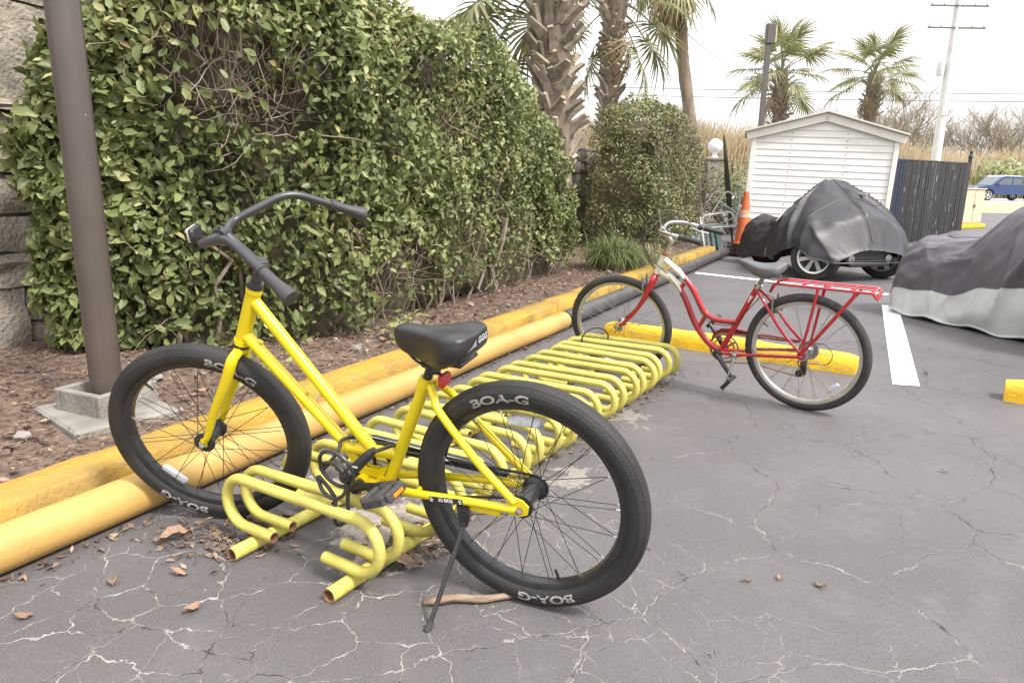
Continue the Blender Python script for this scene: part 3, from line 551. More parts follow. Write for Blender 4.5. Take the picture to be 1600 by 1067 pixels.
# ------------------------------------------------------------------ bicycles
def torus_prof(R, r, w, n=14): return [(R + r * math.cos(2 * PI * k / n), w * math.sin(2 * PI * k / n)) for k in range(n)]
def wheel(parent, R, tw, M, rim_m, tyre_m, sp_m, nsp, letters=False, hubw=.05, refl=None, red=False, sprocket=0, valve=-75):
    """wheel about the Y axis, centre at the axle; rim mesh carries tyre, hub, spokes, reflector"""
    rt = R - tw / 2; rr = rt - tw * .36                       # rim shoulder radius
    b = MB(); hw = tw * .30
    b.lathe([(rr + .006, -hw), (rr - .004, -hw * 1.02), (rr - .016, -hw * .75), (rr - .021, 0), (rr - .016, hw * .75), (rr - .004, hw * 1.02), (rr + .006, hw)], 64, 'Y', closed=True)
    wh = b.build('wheel', rim_m, parent, M=M)
    b = MB(); n = 96; prof = []
    for k in range(20):
        a = 2 * PI * k / 20; q = tw / 2 * (1.0 - (.10 if abs(math.cos(a) + 1) < .35 else 0)); prof.append((rt + q * math.cos(a), q * math.sin(a)))
    b.lathe(prof, n, 'Y', closed=True)
    ty = b.build('tyre', tyre_m, wh)
    if letters:                                            # moulded rings and block tread edge
        b = MB()
        for sgn in (-1, 1):
            for (q, dr) in ((.32, .0012), (.78, .001)):
                r0 = rt + tw / 2 * q; y0 = sgn * tw / 2 * math.sqrt(1 - q * q); b.tube([(r0 * math.cos(2 * PI * k / 96), y0, r0 * math.sin(2 * PI * k / 96)) for k in range(96)], dr, 4, closed=True)
        b.build('sidewall_rib', MT['tyre'], wh)
        for c in letters:
            tv, tf = text_mesh('BOA-G', .036, .0011); v = []
            for (x, y, z) in tv:
                r0 = rt - .004 + y * .92; th = rad(c) + x * 1.62 / rt; q = max(-.99, min(.99, (r0 - rt) / (tw / 2)))
                yy = tw / 2 * math.sqrt(1 - q * q) + .0012; v.append((-r0 * math.sin(th) * -1 * -1, yy, r0 * math.cos(th)))
            obj('lettering', v, tf, MT['letter'], wh, False)
    b = MB(); hr = .017 if red else .025; fl = .029 if red else .036
    b.lathe([(0, -hubw - .012), (.007, -hubw - .012), (.007, -hubw), (fl, -hubw + .002), (fl, -hubw + .008), (hr, -hubw + .016), (hr, hubw - .016), (fl, hubw - .008), (fl, hubw - .002), (.007, hubw), (.007, hubw + .012), (0, hubw + .012)], 20, 'Y')
    b.build('hub', MT['blackmetal'] if not red else MT['chrome'], wh)
    if sprocket:
        b = MB(); ns = 18
        for (r0, y0) in ([(.036, -hubw - .003)] if sprocket == 1 else [(.052, -hubw + .006), (.044, -hubw - .002), (.034, -hubw - .01)]):
            pr = []
            for k in range(ns * 2): a = 2 * PI * k / (ns * 2); q = r0 + (.004 if k % 2 else 0); pr.append((q * math.cos(a), q * math.sin(a)))
            m2 = len(pr); b.add([(x, y0 - .0015, z) for x, z in pr] + [(x, y0 + .0015, z) for x, z in pr], [tuple(range(m2)), tuple(range(m2, 2 * m2))] + [(k, (k + 1) % m2, m2 + (k + 1) % m2, m2 + k) for k in range(m2)])
        b.build('sprocket', MT['blackmetal'] if not red else MT['steel'], wh, False)
    ng = nsp // 4; meshes = []
    for sgn in (-1, 1):
        for tw_ in (-1, 1):
            a0 = 0; a1 = tw_ * rad(52); p0 = (.027 * math.sin(a0), sgn * (hubw - .005), .027 * math.cos(a0)); p1 = ((rr - .012) * math.sin(a1), sgn * .004, (rr - .012) * math.cos(a1))
            pm = tuple(p0[i] * .07 + p1[i] * .93 for i in range(3)); v, f = tube([p0, pm, pm, p1], [.0012, .0012, .0021, .0021], 5)
            me = bpy.data.meshes.new('spoke'); me.from_pydata(v, [], f); me.materials.append(sp_m); me.materials.append(MT['chrome'])
            for q in me.polygons[10:]: q.material_index = 1
            meshes.append((me, sgn, tw_))
    for me, sgn, t_ in meshes:
        off = (0 if sgn > 0 else .5) + (0 if t_ > 0 else .25)
        for k in range(ng): link('spoke', me, wh, Matrix.Rotation(2 * PI * (k + off + .1 * t_) / ng, 4, 'Y'))
    if refl is not None:
        b = MB(); b.box((0, 0, rr * refl[1]), (refl[2], .018, .026), ch=.006); o = b.build('reflector', MT['reflector'], wh, M=Matrix.Rotation(rad(refl[0]), 4, 'Y'))
    b = MB(); b.tube([(0, 0, rr - .015), (0, 0, rr - .03), (0, 0, rr - .052)], [.005, .0045, .004], 7); b.build('valve', MT['blackmetal'], wh, M=Matrix.Rotation(rad(valve), 4, 'Y'))
    return wh
def bike_matrix(x, y, yaw, lean):
    fw = Vector((math.cos(yaw), math.sin(yaw), 0)); lf = Vector((-math.sin(yaw), math.cos(yaw), 0)); up = Vector((0, 0, 1))
    l2 = math.cos(lean) * lf - math.sin(lean) * up; u2 = math.cos(lean) * up + math.sin(lean) * lf
    return Matrix.Translation((x, y, 0)) @ Matrix((fw, l2, u2)).transposed().to_4x4()
def steer_matrix(A, ang, st):
    k = Vector((-math.cos(ang), 0, math.sin(ang))); A = Vector((A[0], 0, A[1])); return Matrix.Translation(A) @ Matrix.Rotation(st, 4, k) @ Matrix.Translation(-A)
def T(x, y, z): return Matrix.Translation((x, y, z))
def saddle_mesh(st, n=22):
    """st: list of (x, half width, top z, skirt bottom z, crown flatness)"""
    v = []; f = []
    for (x, hw, zt, zb, e, dip) in st:
        for k in range(n):
            t = k / (n - 1) * 2 - 1; a = abs(t)
            if a < .62: u = a / .62; y = hw * .93 * math.sin(u * PI / 2); z = zt - (zt - zb) * .30 * (u ** 2.6) - dip * (1 - u) ** 2
            else: u = (a - .62) / .38; y = hw * (.93 + .07 * math.sin(u * PI)) - hw * .10 * u ** 2; z = zt - (zt - zb) * (.30 + .70 * u)
            v.append((x, math.copysign(y, t), z))
    m = len(st)
    for i in range(m - 1):
        for k in range(n - 1): f.append((i * n + k, i * n + k + 1, (i + 1) * n + k + 1, (i + 1) * n + k))
        f.append((i * n + n - 1, i * n, (i + 1) * n, (i + 1) * n + n - 1))
    f += [tuple(range(n)), tuple(range((m - 1) * n, m * n))]
    return v, f
def sub(o, lv=1):
    md = o.modifiers.new('sub', 'SUBSURF'); md.levels = lv; md.render_levels = lv; return o
def plate(pts, y, th):
    n = len(pts); return [(x, y - th / 2, z) for x, z in pts] + [(x, y + th / 2, z) for x, z in pts], [tuple(range(n)), tuple(range(n, 2 * n))] + [(k, (k + 1) % n, n + (k + 1) % n, n + k) for k in range(n)]
def on_mesh(o, v, d, off=.0012):
    bv = BVHTree.FromPolygons([tuple(x.co) for x in o.data.vertices], [tuple(p.vertices) for p in o.data.polygons]); out_ = []
    for p in v:
        h = bv.ray_cast(Vector(p) - Vector(d) * .05, Vector(d)); out_.append(tuple(h[0] + h[1] * (off if h[1].dot(Vector(d)) < 0 else -off)) if h[0] else p)
    return out_

def yellow_bike():
    B = empty('bicycle', M=bike_matrix(.0678, 1.8846, 2.7408, .1119)); tag(B, 'bright yellow step-through cruiser bicycle with fat black tyres and black handlebar', 'bicycle')
    R, tw = .35, .072; wb = 1.1706; A = (.973, .702); ang = rad(65); ST = steer_matrix(A, ang, .3505); Y = MT['ypaint']
    ax = Vector((-math.cos(ang), 0, math.sin(ang))); hb = Vector((.973, 0, .702)); ht = hb + ax * .205
    # frame
    b = MB(); b.tube([hb, ht], .0235, 16); b.tube([hb - ax * .002, hb + ax * .014], .0255, 16); b.tube([ht - ax * .014, ht + ax * .002], .0255, 16)
    cr_ = [(.625, 0, .398), (.42, 0, .408)]
    b.tube([ht - ax * .034 + Vector((.005, 0, 0)), (.51, 0, .405)], .019, 14); b.tube([hb + ax * .038, (.60, 0, .402)], .019, 14); b.tube(cr_, .019, 14)
    st_t, st_b = Vector((.300, 0, .672)), Vector((.462, 0, .305)); b.tube([st_t, st_b], .0185, 14); b.tube([st_t, st_t + (st_t - st_b).normalized() * -.035], .0215, 14)
    bb = Vector((.545, 0, .300)); b.tube([bb + Vector((0, -.036, 0)), bb + Vector((0, .036, 0))], .0235, 16)
    b.tube([st_b + Vector((.01, 0, .02)), (.50, 0, .296), bb], .017, 12)
    for s in (-1, 1):
        b.add(*plate([(.47, .335), (.452, .365), (.49, .345), (.535, .345), (.575, .392), (.61, .392), (.572, .325), (.55, .318), (.49, .318)], s * .009, .006))
        b.tube(spline([(.285, s * .012, .652), (.262, s * .035, .628), (.235, s * .052, .592), (.12, s * .064, .468), (.012, s * .068, .368)], 6), .0115, 10)
        b.tube(spline([(.515, s * .03, .302), (.43, s * .044, .312), (.33, s * .056, .322), (.17, s * .064, .337), (.0, s * .068, .346)], 6), .0125, 10)
        b.add(*plate([(.03, .366), (.012, .384), (-.012, .378), (-.03, .362), (-.026, .338), (.0, .328), (.03, .330)], s * .068, .007))
        b.box((.385, s * .052, .334), (.02, .014, .016), ch=.004)
    b.tube([(.33, -.05, .327), (.33, .05, .327)], .008, 8); b.box((.115, .058, .318), (.11, .014, .022), ch=.004)
    for (px, pz, dx, dz) in ((.847, .806, -.7, -.7), (.66, .583, .7, -.7), (.905, .697, -.4, .6), (.745, .552, -.5, .6)): b.tube([(px, 0, pz), (px + dx * .03, 0, pz + dz * .03)], .0075, 8)
    fr = b.build('frame', Y, B)
    # maker plate on the chainstay
    M = T(.222, .0772, .3345) @ Matrix.Rotation(rad(6.3), 4, 'Y') @ Matrix.Rotation(PI, 4, 'Z') @ Matrix.Rotation(PI / 2, 4, 'X')
    b = MB(); b.box((0, 0, 0), (.108, .017, .001)); lb = b.build('label_plate', MT['black'], fr, False, M=M)
    tv, tf = text_mesh('3G BIKES', .0155, .0004); tm = MB(); tm.add([(x * .78, y, .0012) for x, y, z in tv], tf)
    for s in (-1, 1):
        for dy in (-.005, 0, .005): tm.add([(s * (.040 + abs(dy) * .6), dy - .0014, .0012), (s * .051, dy - .0014, .0012), (s * .051, dy + .0014, .0012), (s * (.040 + abs(dy) * .6), dy + .0014, .0012)], [(0, 1, 2, 3)])
    tm.build('label_print', MT['white'], fr, False, M=M)
    b = MB(); b.tube([hb - ax * .012, hb - ax * .002], .026, 16); b.build('headset_cup', MT['blackmetal'], B); b = MB(); b.tube([ht + ax * .002, ht + ax * .02], [.026, .024], 16); b.build('headset_cup', MT['blackmetal'], B)
    # fork
    b = MB(); crn = hb - ax * .012; fx = Vector((wb, 0, R))
    b.tube([hb - ax * .004, crn - ax * .022], .021, 14); b.tube(arc_path([crn - ax * .012 + Vector((0, -.056, -.006)), crn - ax * .012, crn - ax * .012 + Vector((0, .056, -.006))], .02), .016, 10)
    for s in (-1, 1):
        b.tube(spline([crn - ax * .012 + Vector((0, s * .03, .002)), crn - ax * .03 + Vector((0, s * .058, 0)), crn - ax * .12 + Vector((.004, s * .062, 0)), crn - ax * .24 + Vector((.02, s * .06, 0)), (wb - .025, s * .057, R + .035), (wb - .004, s * .056, R + .008)], 6), [.0135 + .0045 * min(1, k / 6) - .009 * max(0, (k - 12) / 18) for k in range(31)], 12)
        b.add(*plate([(wb - .022, R + .02), (wb + .002, R + .022), (wb + .014, R + .004), (wb + .008, R - .012), (wb - .01, R - .01)], s * .056, .007))
    b.build('fork', Y, B, M=ST)
    wf = wheel(B, R, tw, ST @ T(wb, 0, R), MT['blackmetal'], MT['tyre'], MT['spoke'], 36, letters=(30, 210), refl=(133, .84, .10), valve=40)
    wr = wheel(B, R, tw, T(0, 0, R), MT['blackmetal'], MT['tyre'], MT['spoke'], 36, letters=(-12, 168), refl=(2, .80, .095), sprocket=1, hubw=.056, valve=-160)
    for s in (-1, 1):
        b = MB(); b.lathe([(0, .014), (.006, .014), (.0105, .004), (.0105, -.004), (0, -.004)], 6, 'Y'); b.build('axle_nut', MT['steel'], B, M=ST @ T(wb, s * .064, R)); b.build('axle_nut', MT['steel'], B, M=T(-.004, s * .076, R))
    # stem and handlebar
    b = MB(); q0 = ht + ax * .015; q1 = ht + ax * .085; cl_ = Vector((.945, 0, 1.062))
    b.tube([q0, q1 - ax * .03, q1], [.0165, .0165, .019], 14); b.tube([q1 - ax * .012, q1 + ax * .014, q1 + ax * .018], [.0215, .0215, .014], 14)
    b.tube([q1 - ax * .008, cl_ - Vector((.012, 0, .006))], [.018, .0155], 12); b.tube([cl_ + Vector((0, -.024, 0)), cl_ + Vector((0, .024, 0))], .0205, 14)
    for s in (-1, 1): b.tube([cl_ + Vector((.016, s * .014, -.012)), cl_ + Vector((-.006, s * .014, .027))], .004, 6)
    b.build('stem', MT['satin'], B, M=ST)
    half = [(.945, .0, 1.062), (.952, .045, 1.060), (.962, .105, 1.066), (.812, .222, 1.120), (.710, .290, 1.056)]
    for s in (1,): pass
    L_p = arc_path([(x, y, z) for x, y, z in half], .055, 7); R_p = [Vector((p.x, -p.y, p.z)) for p in L_p]
    b = MB(); b.tube(R_p[::-1] + L_p[1:], .0127, 12); hbr = b.build('handlebar', MT['satin'], B, M=ST)
    for s in (-1, 1):
        a, c = Vector((.710, s * .290, 1.056)), Vector((.618, s * .350, .998)); d = c - a
        b = MB(); b.tube([a + d * t for t in (0, .02, .06, .08, .35, .6, .8, .93, .99, 1.0, 1.0)], [.0165, .0195, .0195, .0155, .0155, .0175, .0215, .0235, .0225, .0185, .008], 14); b.build('grip', MT['rubber'], hbr)
    b = MB(); b.tube([cl_ + Vector((.015, 0, .0)), (1.0, 0, 1.050), (1.022, 0, 1.052)], .006, 8); b.box((1.026, 0, 1.064), (.016, .062, .05), ch=.006); fb = b.build('reflector_bracket', MT['plastic'], B, M=ST)
    b = MB(); b.box((1.037, 0, 1.066), (.008, .055, .042), ch=.003); b.build('front_reflector', MT['reflector'], fb)
    # saddle
    sd_ = saddle_mesh([(.392, .010, .806, .788, 1, 0), (.387, .022, .819, .768, 1, 0), (.365, .030, .825, .748, 1, 0), (.335, .034, .826, .738, 1, 0), (.30, .041, .825, .728, 1, .002), (.265, .060, .826, .722, 1, .005), (.235, .082, .830, .722, 1, .009), (.205, .097, .836, .730, 1, .013), (.178, .102, .840, .742, 1, .014), (.155, .097, .838, .756, 1, .012), (.140, .080, .832, .768, 1, .010), (.133, .052, .824, .776, 1, .006)])
    sa = obj('saddle', *sd_, MT['saddle'], B); sub(sa, 2)
    tv, tf = text_mesh('GGG', .024, .0008, .2); obj('lettering', on_mesh(sa, [(-.1, -.018 - x * 1.05, .803 + y) for x, y, z in tv], (1, 0, 0), .0035), tf, MT['print'], sa, False)
    b = MB()
    for k in range(3): b.add(on_mesh(sa, [(-.1, .02, .794 + k * .006), (-.1, .068 - k * .012, .788 + k * .005), (-.1, .02, .797 + k * .006)], (1, 0, 0), .0035), [(0, 1, 2)])
    b.build('wing_print', MT['print'], sa, False)
    b = MB(); b.tube([st_t + Vector((.012, 0, -.028)), st_t + Vector((-.022, 0, .05))], .0135, 12); b.tube([st_t + Vector((-.004, -.018, .048)), st_t + Vector((-.004, .018, .048))], .014, 10)
    b.tube([(.30, .0, .688), (.262, 0, .70)], .012, 8)
    for s in (-1, 1): b.tube(spline([(.372, s * .012, .77), (.32, s * .02, .727), (.26, s * .022, .712), (.20, s * .04, .735), (.16, s * .05, .765)], 5), .0038, 7)
    b.box((.22, 0, .742), (.12, .11, .02), ch=.008); b.build('seat_post', MT['blackmetal'], B)
    b = MB(); b.box((.238, .012, .678), (.018, .052, .036), M=None, ch=.004); rr_ = b.build('rear_reflector', MT['redref'], B)
    b = MB(); b.tube([(.275, 0, .69), (.246, .01, .69)], .005, 7); b.build('reflector_arm', MT['plastic'], rr_)
    # drive train
    b = MB(); n = 44; pr = []
    for k in range(n * 2): a = 2 * PI * k / (2 * n); q = .086 + (.004 if k % 2 else 0); pr.append((bb.x + q * math.cos(a), bb.z + q * math.sin(a)))
    inn = [(bb.x + .066 * math.cos(2 * PI * k / (2 * n)), bb.z + .066 * math.sin(2 * PI * k / (2 * n))) for k in range(2 * n)]; m2 = 2 * n; vv = []
    for y in (-.052, -.049): vv += [(x, y, z) for x, z in pr] + [(x, y, z) for x, z in inn]
    b.add(vv, [(k, (k + 1) % m2, m2 + (k + 1) % m2, m2 + k) for k in range(m2)] + [(2 * m2 + k, 2 * m2 + (k + 1) % m2, 3 * m2 + (k + 1) % m2, 3 * m2 + k) for k in range(m2)] + [(k, (k + 1) % m2, 2 * m2 + (k + 1) % m2, 2 * m2 + k) for k in range(m2)])
    for k in range(5): a = 2 * PI * k / 5 + .3; b.tube([(bb.x, -.05, bb.z), (bb.x + .075 * math.cos(a), -.05, bb.z + .075 * math.sin(a))], .007, 6)
    ch = b.build('chainring', MT['blackmetal'], B, False)
    def chain(path, r=.0045): c = MB(); c.tube(path, r, 6, closed=True); return c
    pts = []
    for k in range(15): a = rad(90 - 180 * k / 14 + 4); pts.append((bb.x + .088 * math.cos(a), -.0505, bb.z + .088 * math.sin(a)))
    for k in range(10): a = rad(-90 - 180 * k / 9 + 4); pts.append((.038 * math.cos(a), -.057, R + .038 * math.sin(a)))
    chain(pts).build('chain', MT['blackmetal'], B)
    g = plate([(.64, .325), (.636, .365), (.60, .402), (.55, .413), (.45, .408), (.30, .396), (.16, .388), (.085, .372), (.09, .362), (.20, .364), (.42, .372), (.53, .376), (.585, .36), (.612, .325)], -.068, .022)
    obj('chain_guard', *g, MT['blackmetal'], B, False)
    b = MB(); b.tube([(.60, -.0795 + .0, .4085), (.55, -.056, .4155), (.45, -.056, .4105), (.30, -.056, .3985), (.16, -.056, .3905)], .0022, 5); b.build('guard_trim', MT['chrome'], B)
    for s, e in ((1, (.385, .358)), (-1, (.705, .242))):
        b = MB(); p0 = Vector((bb.x, s * .06, bb.z)); p1 = Vector((e[0], s * .085, e[1])); b.tube([p0 - (p1 - p0) * .05, p0, p0 * .5 + p1 * .5, p1, p1 + (p1 - p0) * .06], [.010, .0165, .0105, .0125, .008], 10); b.tube([Vector((bb.x, s * .03, bb.z)), Vector((bb.x, s * .072, bb.z))], .017, 12); ck = b.build('crank', MT['blackmetal'], B)
        b = MB(); b.tube([p1, p1 + Vector((0, s * .105, 0))], .0065, 8); c = p1 + Vector((0, s * .062, 0)); tilt = Matrix.Translation(c) @ Matrix.Rotation(rad(22 if s > 0 else -20), 4, 'Y')
        for dx in (-.046, .046): b.box((dx, 0, 0), (.02, .086, .03), tilt, ch=.006)
        for dy in (-.045, .045): b.box((0, dy, 0), (.078, .02, .028), tilt, ch=.004)
        b.box((0, 0, 0), (.024, .085, .026), tilt, ch=.004); pd = b.build('pedal', MT['pedal'], B, False)
        b = MB()
        for dx in (-.0565, .0565): b.box((dx, 0, -.002), (.003, .046, .011), tilt)
        b.build('pedal_reflector', MT['amber'], pd, False)
    # kickstand
    b = MB(); b.add(*plate([(.188, .325), (.152, .325), (.150, .285), (.160, .258), (.178, .258), (.186, .285)], .072, .008)); b.tube([(.169, .06, .27), (.169, .088, .27)], .007, 8)
    b.tube([(.168, .080, .268), (.173, .10, .232), (.190, .185, .118), (.202, .247, .036)], [.0085, .0075, .007, .007], 8); ks = b.build('kickstand', MT['blackmetal'], B)
    b = MB(); b.tube([(.2, .238, .05), (.204, .252, .030), (.206, .262, .029)], [.0095, .011, .009], 8); b.build('rubber_foot', MT['rubber'], ks)
    return B
YB = yellow_bike()
# coiled cable lock hanging on the yellow frame
MY = YB.matrix_basis
lk = empty('cable_lock', M=MY @ T(.545, .085, .385)); tag(lk, 'black coiled cable lock looped round the yellow frame and the rack', 'lock')
def coil(c, r, n0, n1, tilt, y, drift=.012):
    o = []
    for k in range(n0, n1): a = k / 20 * 2 * PI; o.append((c[0] + r * math.cos(a), y + drift * math.sin(a * .5) + tilt * math.sin(a), c[1] + r * 1.0 * math.sin(a)))
    return o
pts = [(-.10, -.01, .065), (-.118, -.055, .062), (-.10, -.10, .045), (-.03, -.112, .03), (.03, -.10, .045), (.052, -.05, .055), (.03, .0, .045)] 
pts += coil((.010, .012), .062, -1, 20, .010, .035) + coil((.034, -.034), .055, 3, 21, -.008, .03)
pts += [(.035, .035, -.09), (.028, .05, -.13), (.026, .056, -.168), (.018, .035, -.182), (.012, .012, -.165), (.01, .006, -.11), (-.005, .012, -.06), (-.02, .02, -.03)]
b = MB(); b.tube(spline(pts, 3), .0062, 8); b.build('cable', MT['cable'], lk)
b = MB(); b.tube([(-.112, .012, .083), (-.10, .016, .072), (-.085, .02, .058), (-.03, .035, .0), (-.012, .04, -.018), (-.008, .041, -.022)], [.009, .0135, .015, .0175, .0175, .013], 14); lbd = b.build('lock_body', MT['plastic'], lk)
b = MB(); b.box((-.045, .047, .014), (.012, .004, .012)); b.box((-.058, .044, .032), (.018, .004, .004)); b.build('lock_print', MT['print'], lbd, False)

def red_bike():
    B = empty('bicycle', M=bike_matrix(1.6167, 3.7604, 2.4609, .1497)); tag(B, 'red and cream cruiser bicycle with chrome handlebar and red rear carrier', 'bicycle')
    R, tw = .3325, .05; wb = 1.1417; ang = rad(65); hb = Vector((.888, 0, .690)); ax = Vector((-math.cos(ang), 0, math.sin(ang))); ht = hb + ax * .125; ST = steer_matrix((hb.x, hb.z), ang, .2224); P = MT['rpaint']
    b = MB(); bb = Vector((.478, 0, .262)); stt = Vector((.272, 0, .675))
    b.tube(spline([(.745, 0, .625), (.70, 0, .545), (.655, 0, .44), (.60, 0, .35), (.54, 0, .292), bb], 6), .0185, 12)
    b.tube(spline([(.735, 0, .705), (.66, 0, .622), (.615, 0, .54), (.57, 0, .475), (.50, 0, .449), (.39, 0, .452)], 6), .0165, 12)
    b.tube([stt, bb], .0165, 12); b.tube([bb + Vector((0, -.036, 0)), bb + Vector((0, .036, 0))], .021, 14); b.tube([(.572, 0, .47), (.622, 0, .375)], .012, 9); b.tube([(.70, 0, .66), (.738, 0, .60)], .012, 9)
    for s in (-1, 1):
        b.tube(spline([(.272, s * .018, .655), (.21, s * .04, .585), (.12, s * .052, .46), (.008, s * .06, .345)], 6), .0085, 9); b.tube(spline([(.465, s * .026, .262), (.36, s * .042, .268), (.30, s * .05, .285), (.006, s * .062, .328)], 6), .0095, 9)
        b.add(*plate([(.025, .345), (0, .352), (-.02, .34), (-.016, .318), (.006, .312), (.028, .322)], s * .06, .006))
    fr = b.build('frame', P, B)
    b = MB(); b.tube([hb, ht], .0215, 14); b.tube([hb + ax * .018, (.80, 0, .672), (.745, 0, .625)], .0190, 12); b.tube([ht - ax * .022, (.735, 0, .705)], .0172, 12); b.build('head_tube', MT['rwhite'], fr)
    b = MB()
    for (a, c, o) in (((.752, .631), (.700, .548), .0196), ((.742, .711), (.675, .64), .0176)): b.tube([(a[0], .004, a[1]), ((a[0] + c[0]) / 2, .0035, (a[1] + c[1]) / 2 + .002), (c[0], .001, c[1])], [o, o * .8, .004], 9)
    b.tube([(.322, .012, .576), (.300, .0125, .62)], [.004, .0095], 8); b.build('cream_flash', MT['rwhite'], fr)
    b = MB(); b.tube([ht, ht + ax * .022], [.022, .019], 12); b.build('headset_cup', MT['rust'], B); b = MB(); b.tube([hb - ax * .016, hb], .023, 12); b.build('headset_cup', MT['rust'], B)
    b = MB(); crn = hb - ax * .016
    for s in (-1, 1): b.tube(spline([crn + Vector((0, s * .02, 0)), crn - ax * .03 + Vector((0, s * .045, 0)), crn - ax * .16 + Vector((.004, s * .052, 0)), crn - ax * .27 + Vector((.03, s * .052, 0)), (wb - .012, s * .05, R + .012)], 6), [.0165] * 8 + [.0165 - .007 * k / 16 for k in range(17)], 10)
    b.tube([crn + Vector((0, -.03, 0)), crn + Vector((0, .03, 0))], .018, 10); b.build('fork', P, B, M=ST)
    wheel(B, R, tw, ST @ T(wb, 0, R), MT['rim'], MT['tyre2'], MT['spokes'], 36, hubw=.045, red=True, valve=120)
    wheel(B, R, tw, T(0, 0, R), MT['rim'], MT['tyre2'], MT['spokes'], 36, hubw=.055, red=True, sprocket=2, refl=(-139, .80, .08), valve=60)
    b = MB(); q = ht + ax * .03; t1 = ht + ax * .075; cl_ = Vector((.842, 0, .958))
    b.tube([ht + ax * .01, t1], .0125, 10); b.tube([t1 - ax * .012, t1 + Vector((-.012, 0, .012)), (.800, 0, .905), cl_], [.016, .016, .013, .014], 10); b.tube([cl_ + Vector((0, -.022, 0)), cl_ + Vector((0, .022, 0))], .019, 12); b.build('stem', MT['chrome'], B, M=ST)
    Lp = [(.842, 0, .958), (.848, .05, .962), (.83, .12, .982), (.75, .19, .99), (.655, .215, .975)]; Rp = [(.842, 0, .958), (.848, -.05, .958), (.84, -.13, .965), (.76, -.20, .945), (.655, -.215, .905)]
    b = MB(); b.tube([*reversed(arc_path(Rp, .06, 6)), *arc_path(Lp, .06, 6)[1:]], .011, 10); h = b.build('handlebar', MT['chrome'], B, M=ST)
    for a, c in ((Lp[-1], (.560, .235, .955)), (Rp[-1], (.545, -.235, .868))):
        a, c = Vector(a), Vector(c); b = MB(); b.tube([a, a * .3 + c * .7, c], [.0155, .0155, .0165], 10); b.build('grip', MT['plastic'], h)
        b = MB(); d = (a - c).normalized(); b.tube([a + d * .005, a + d * .035], .0185, 10); b.tube([a - d * .005, a + d * .002], .0175, 10); b.build('shifter', MT['rubber'], h)
        b = MB(); b.tube([a + d * .05, a + d * .05 + Vector((.025, 0, -.012)), a + d * .0 + Vector((.026, 0, -.022)), (a + c) / 2 + Vector((.028, 0, -.018))], .004, 7); b.build('brake_lever', MT['chrome'], h)
    b = MB()
    for pth in ([(.72, .2, .985), (.82, .17, 1.06), (.93, .06, 1.02), (.955, .01, .86), (.90, .0, .70)], [(.74, -.2, .94), (.86, -.16, 1.03), (.965, -.03, .96), (.955, .0, .80), (.86, .02, .70)], [(.72, -.2, .94), (.84, -.13, 1.0), (.945, .03, .93), (.92, .025, .80), (.80, .022, .68)]): b.tube(spline(pth, 7), .0026, 6)
    b.build('brake_cable', MT['cable'], B, M=ST)
    b = MB(); b.tube([(.852, -.01, .965), (.862, -.012, 1.06)], .0025, 6); b.tube([(.862, -.012, 1.055), (.864, -.012, 1.075)], .0045, 6); b.build('bell_rod', MT['chrome'], B, M=ST)
    b = MB(); b.tube(spline([(.80, .022, .68), (.73, .022, .60), (.68, .022, .50), (.63, .02, .38)], 6), .0025, 6); b.tube(spline([(.74, .02, .70), (.655, .02, .60), (.57, .02, .455), (.46, .02, .43), (.38, .025, .46), (.24, .02, .63), (.17, .03, .62)], 6), .0025, 6); b.build('cable_run', MT['cable'], B)
    for (x0, z0, Mx) in ((.955, .620, ST), (.165, .585, T(0, 0, 0))):
        b = MB()
        for s in (-1, 1): b.tube([(x0, s * .04, z0 - .07), (x0 + .012, s * .042, z0 - .02), (x0 + .01, s * .036, z0 + .055)], [.006, .007, .005], 7); b.box((x0, s * .027, z0 - .035), (.045, .01, .012))
        b.tube([(x0 + .01, -.036, z0 + .05), (x0 + .01, .06, z0 + .052)], .0022, 5); b.build('brake', MT['steel'], B, M=Mx)
    sa = obj('saddle', *saddle_mesh([(.380, .012, .812, .797, 1, 0), (.372, .024, .821, .785, 1, 0), (.345, .030, .820, .772, 1, 0), (.31, .037, .810, .757, 1, 0), (.27, .055, .802, .742, 1, .003), (.23, .078, .803, .735, 1, .007), (.19, .090, .810, .738, 1, .009), (.16, .088, .812, .750, 1, .008), (.142, .07, .808, .765, 1, .006), (.135, .045, .802, .775, 1, .002)]), MT['saddle2'], B); sub(sa, 2)
    b = MB(); b.tube([stt + Vector((.01, 0, -.02)), (.243, 0, .735)], .0125, 10)
    for s in (-1, 1):
        b.tube(spline([(.35, s * .01, .785), (.29, s * .02, .742), (.22, s * .022, .735), (.165, s * .045, .755)], 5), .0035, 6)
        b.tube([(.185 + .016 * math.cos(k * .7), s * .05 + .016 * math.sin(k * .7), .715 + k * .0022) for k in range(26)], .0025, 5)
    b.build('seat_post', MT['steel'], B)
    b = MB(); b.tube([stt + Vector((.006, 0, -.012)), stt + Vector((-.006, 0, .012))], .0195, 12); b.build('seat_clamp', MT['chrome'], B)
    b = MB()
    for y in (-.054, .054): b.tube(arc_path([(.205, 0, .652), (.175, y * .6, .708), (.13, y, .717), (-.318, y, .717), (-.335, y, .690)], .02), .0072, 8)
    for x in (.02, -.10, -.22, -.315): b.box((x, 0, .719), (.022, .108, .006), ch=.002)
    b.box((-.334, 0, .695), (.006, .075, .04), ch=.002)
    for s in (-1, 1):
        for x in (-.06, -.24): b.tube([(.002, s * .071, .345), (x * .96, s * .068, .690), (x, s * .064, .717)], .0082, 7)
    rk = b.build('rear_carrier', P, B)
    for y in (-.03, .0, .03): b = MB(); b.box((-.10, y, .7255), (.43, .010, .004), ch=.0015); b.build('slat', MT['rpaint'], rk, False)
    b = MB()
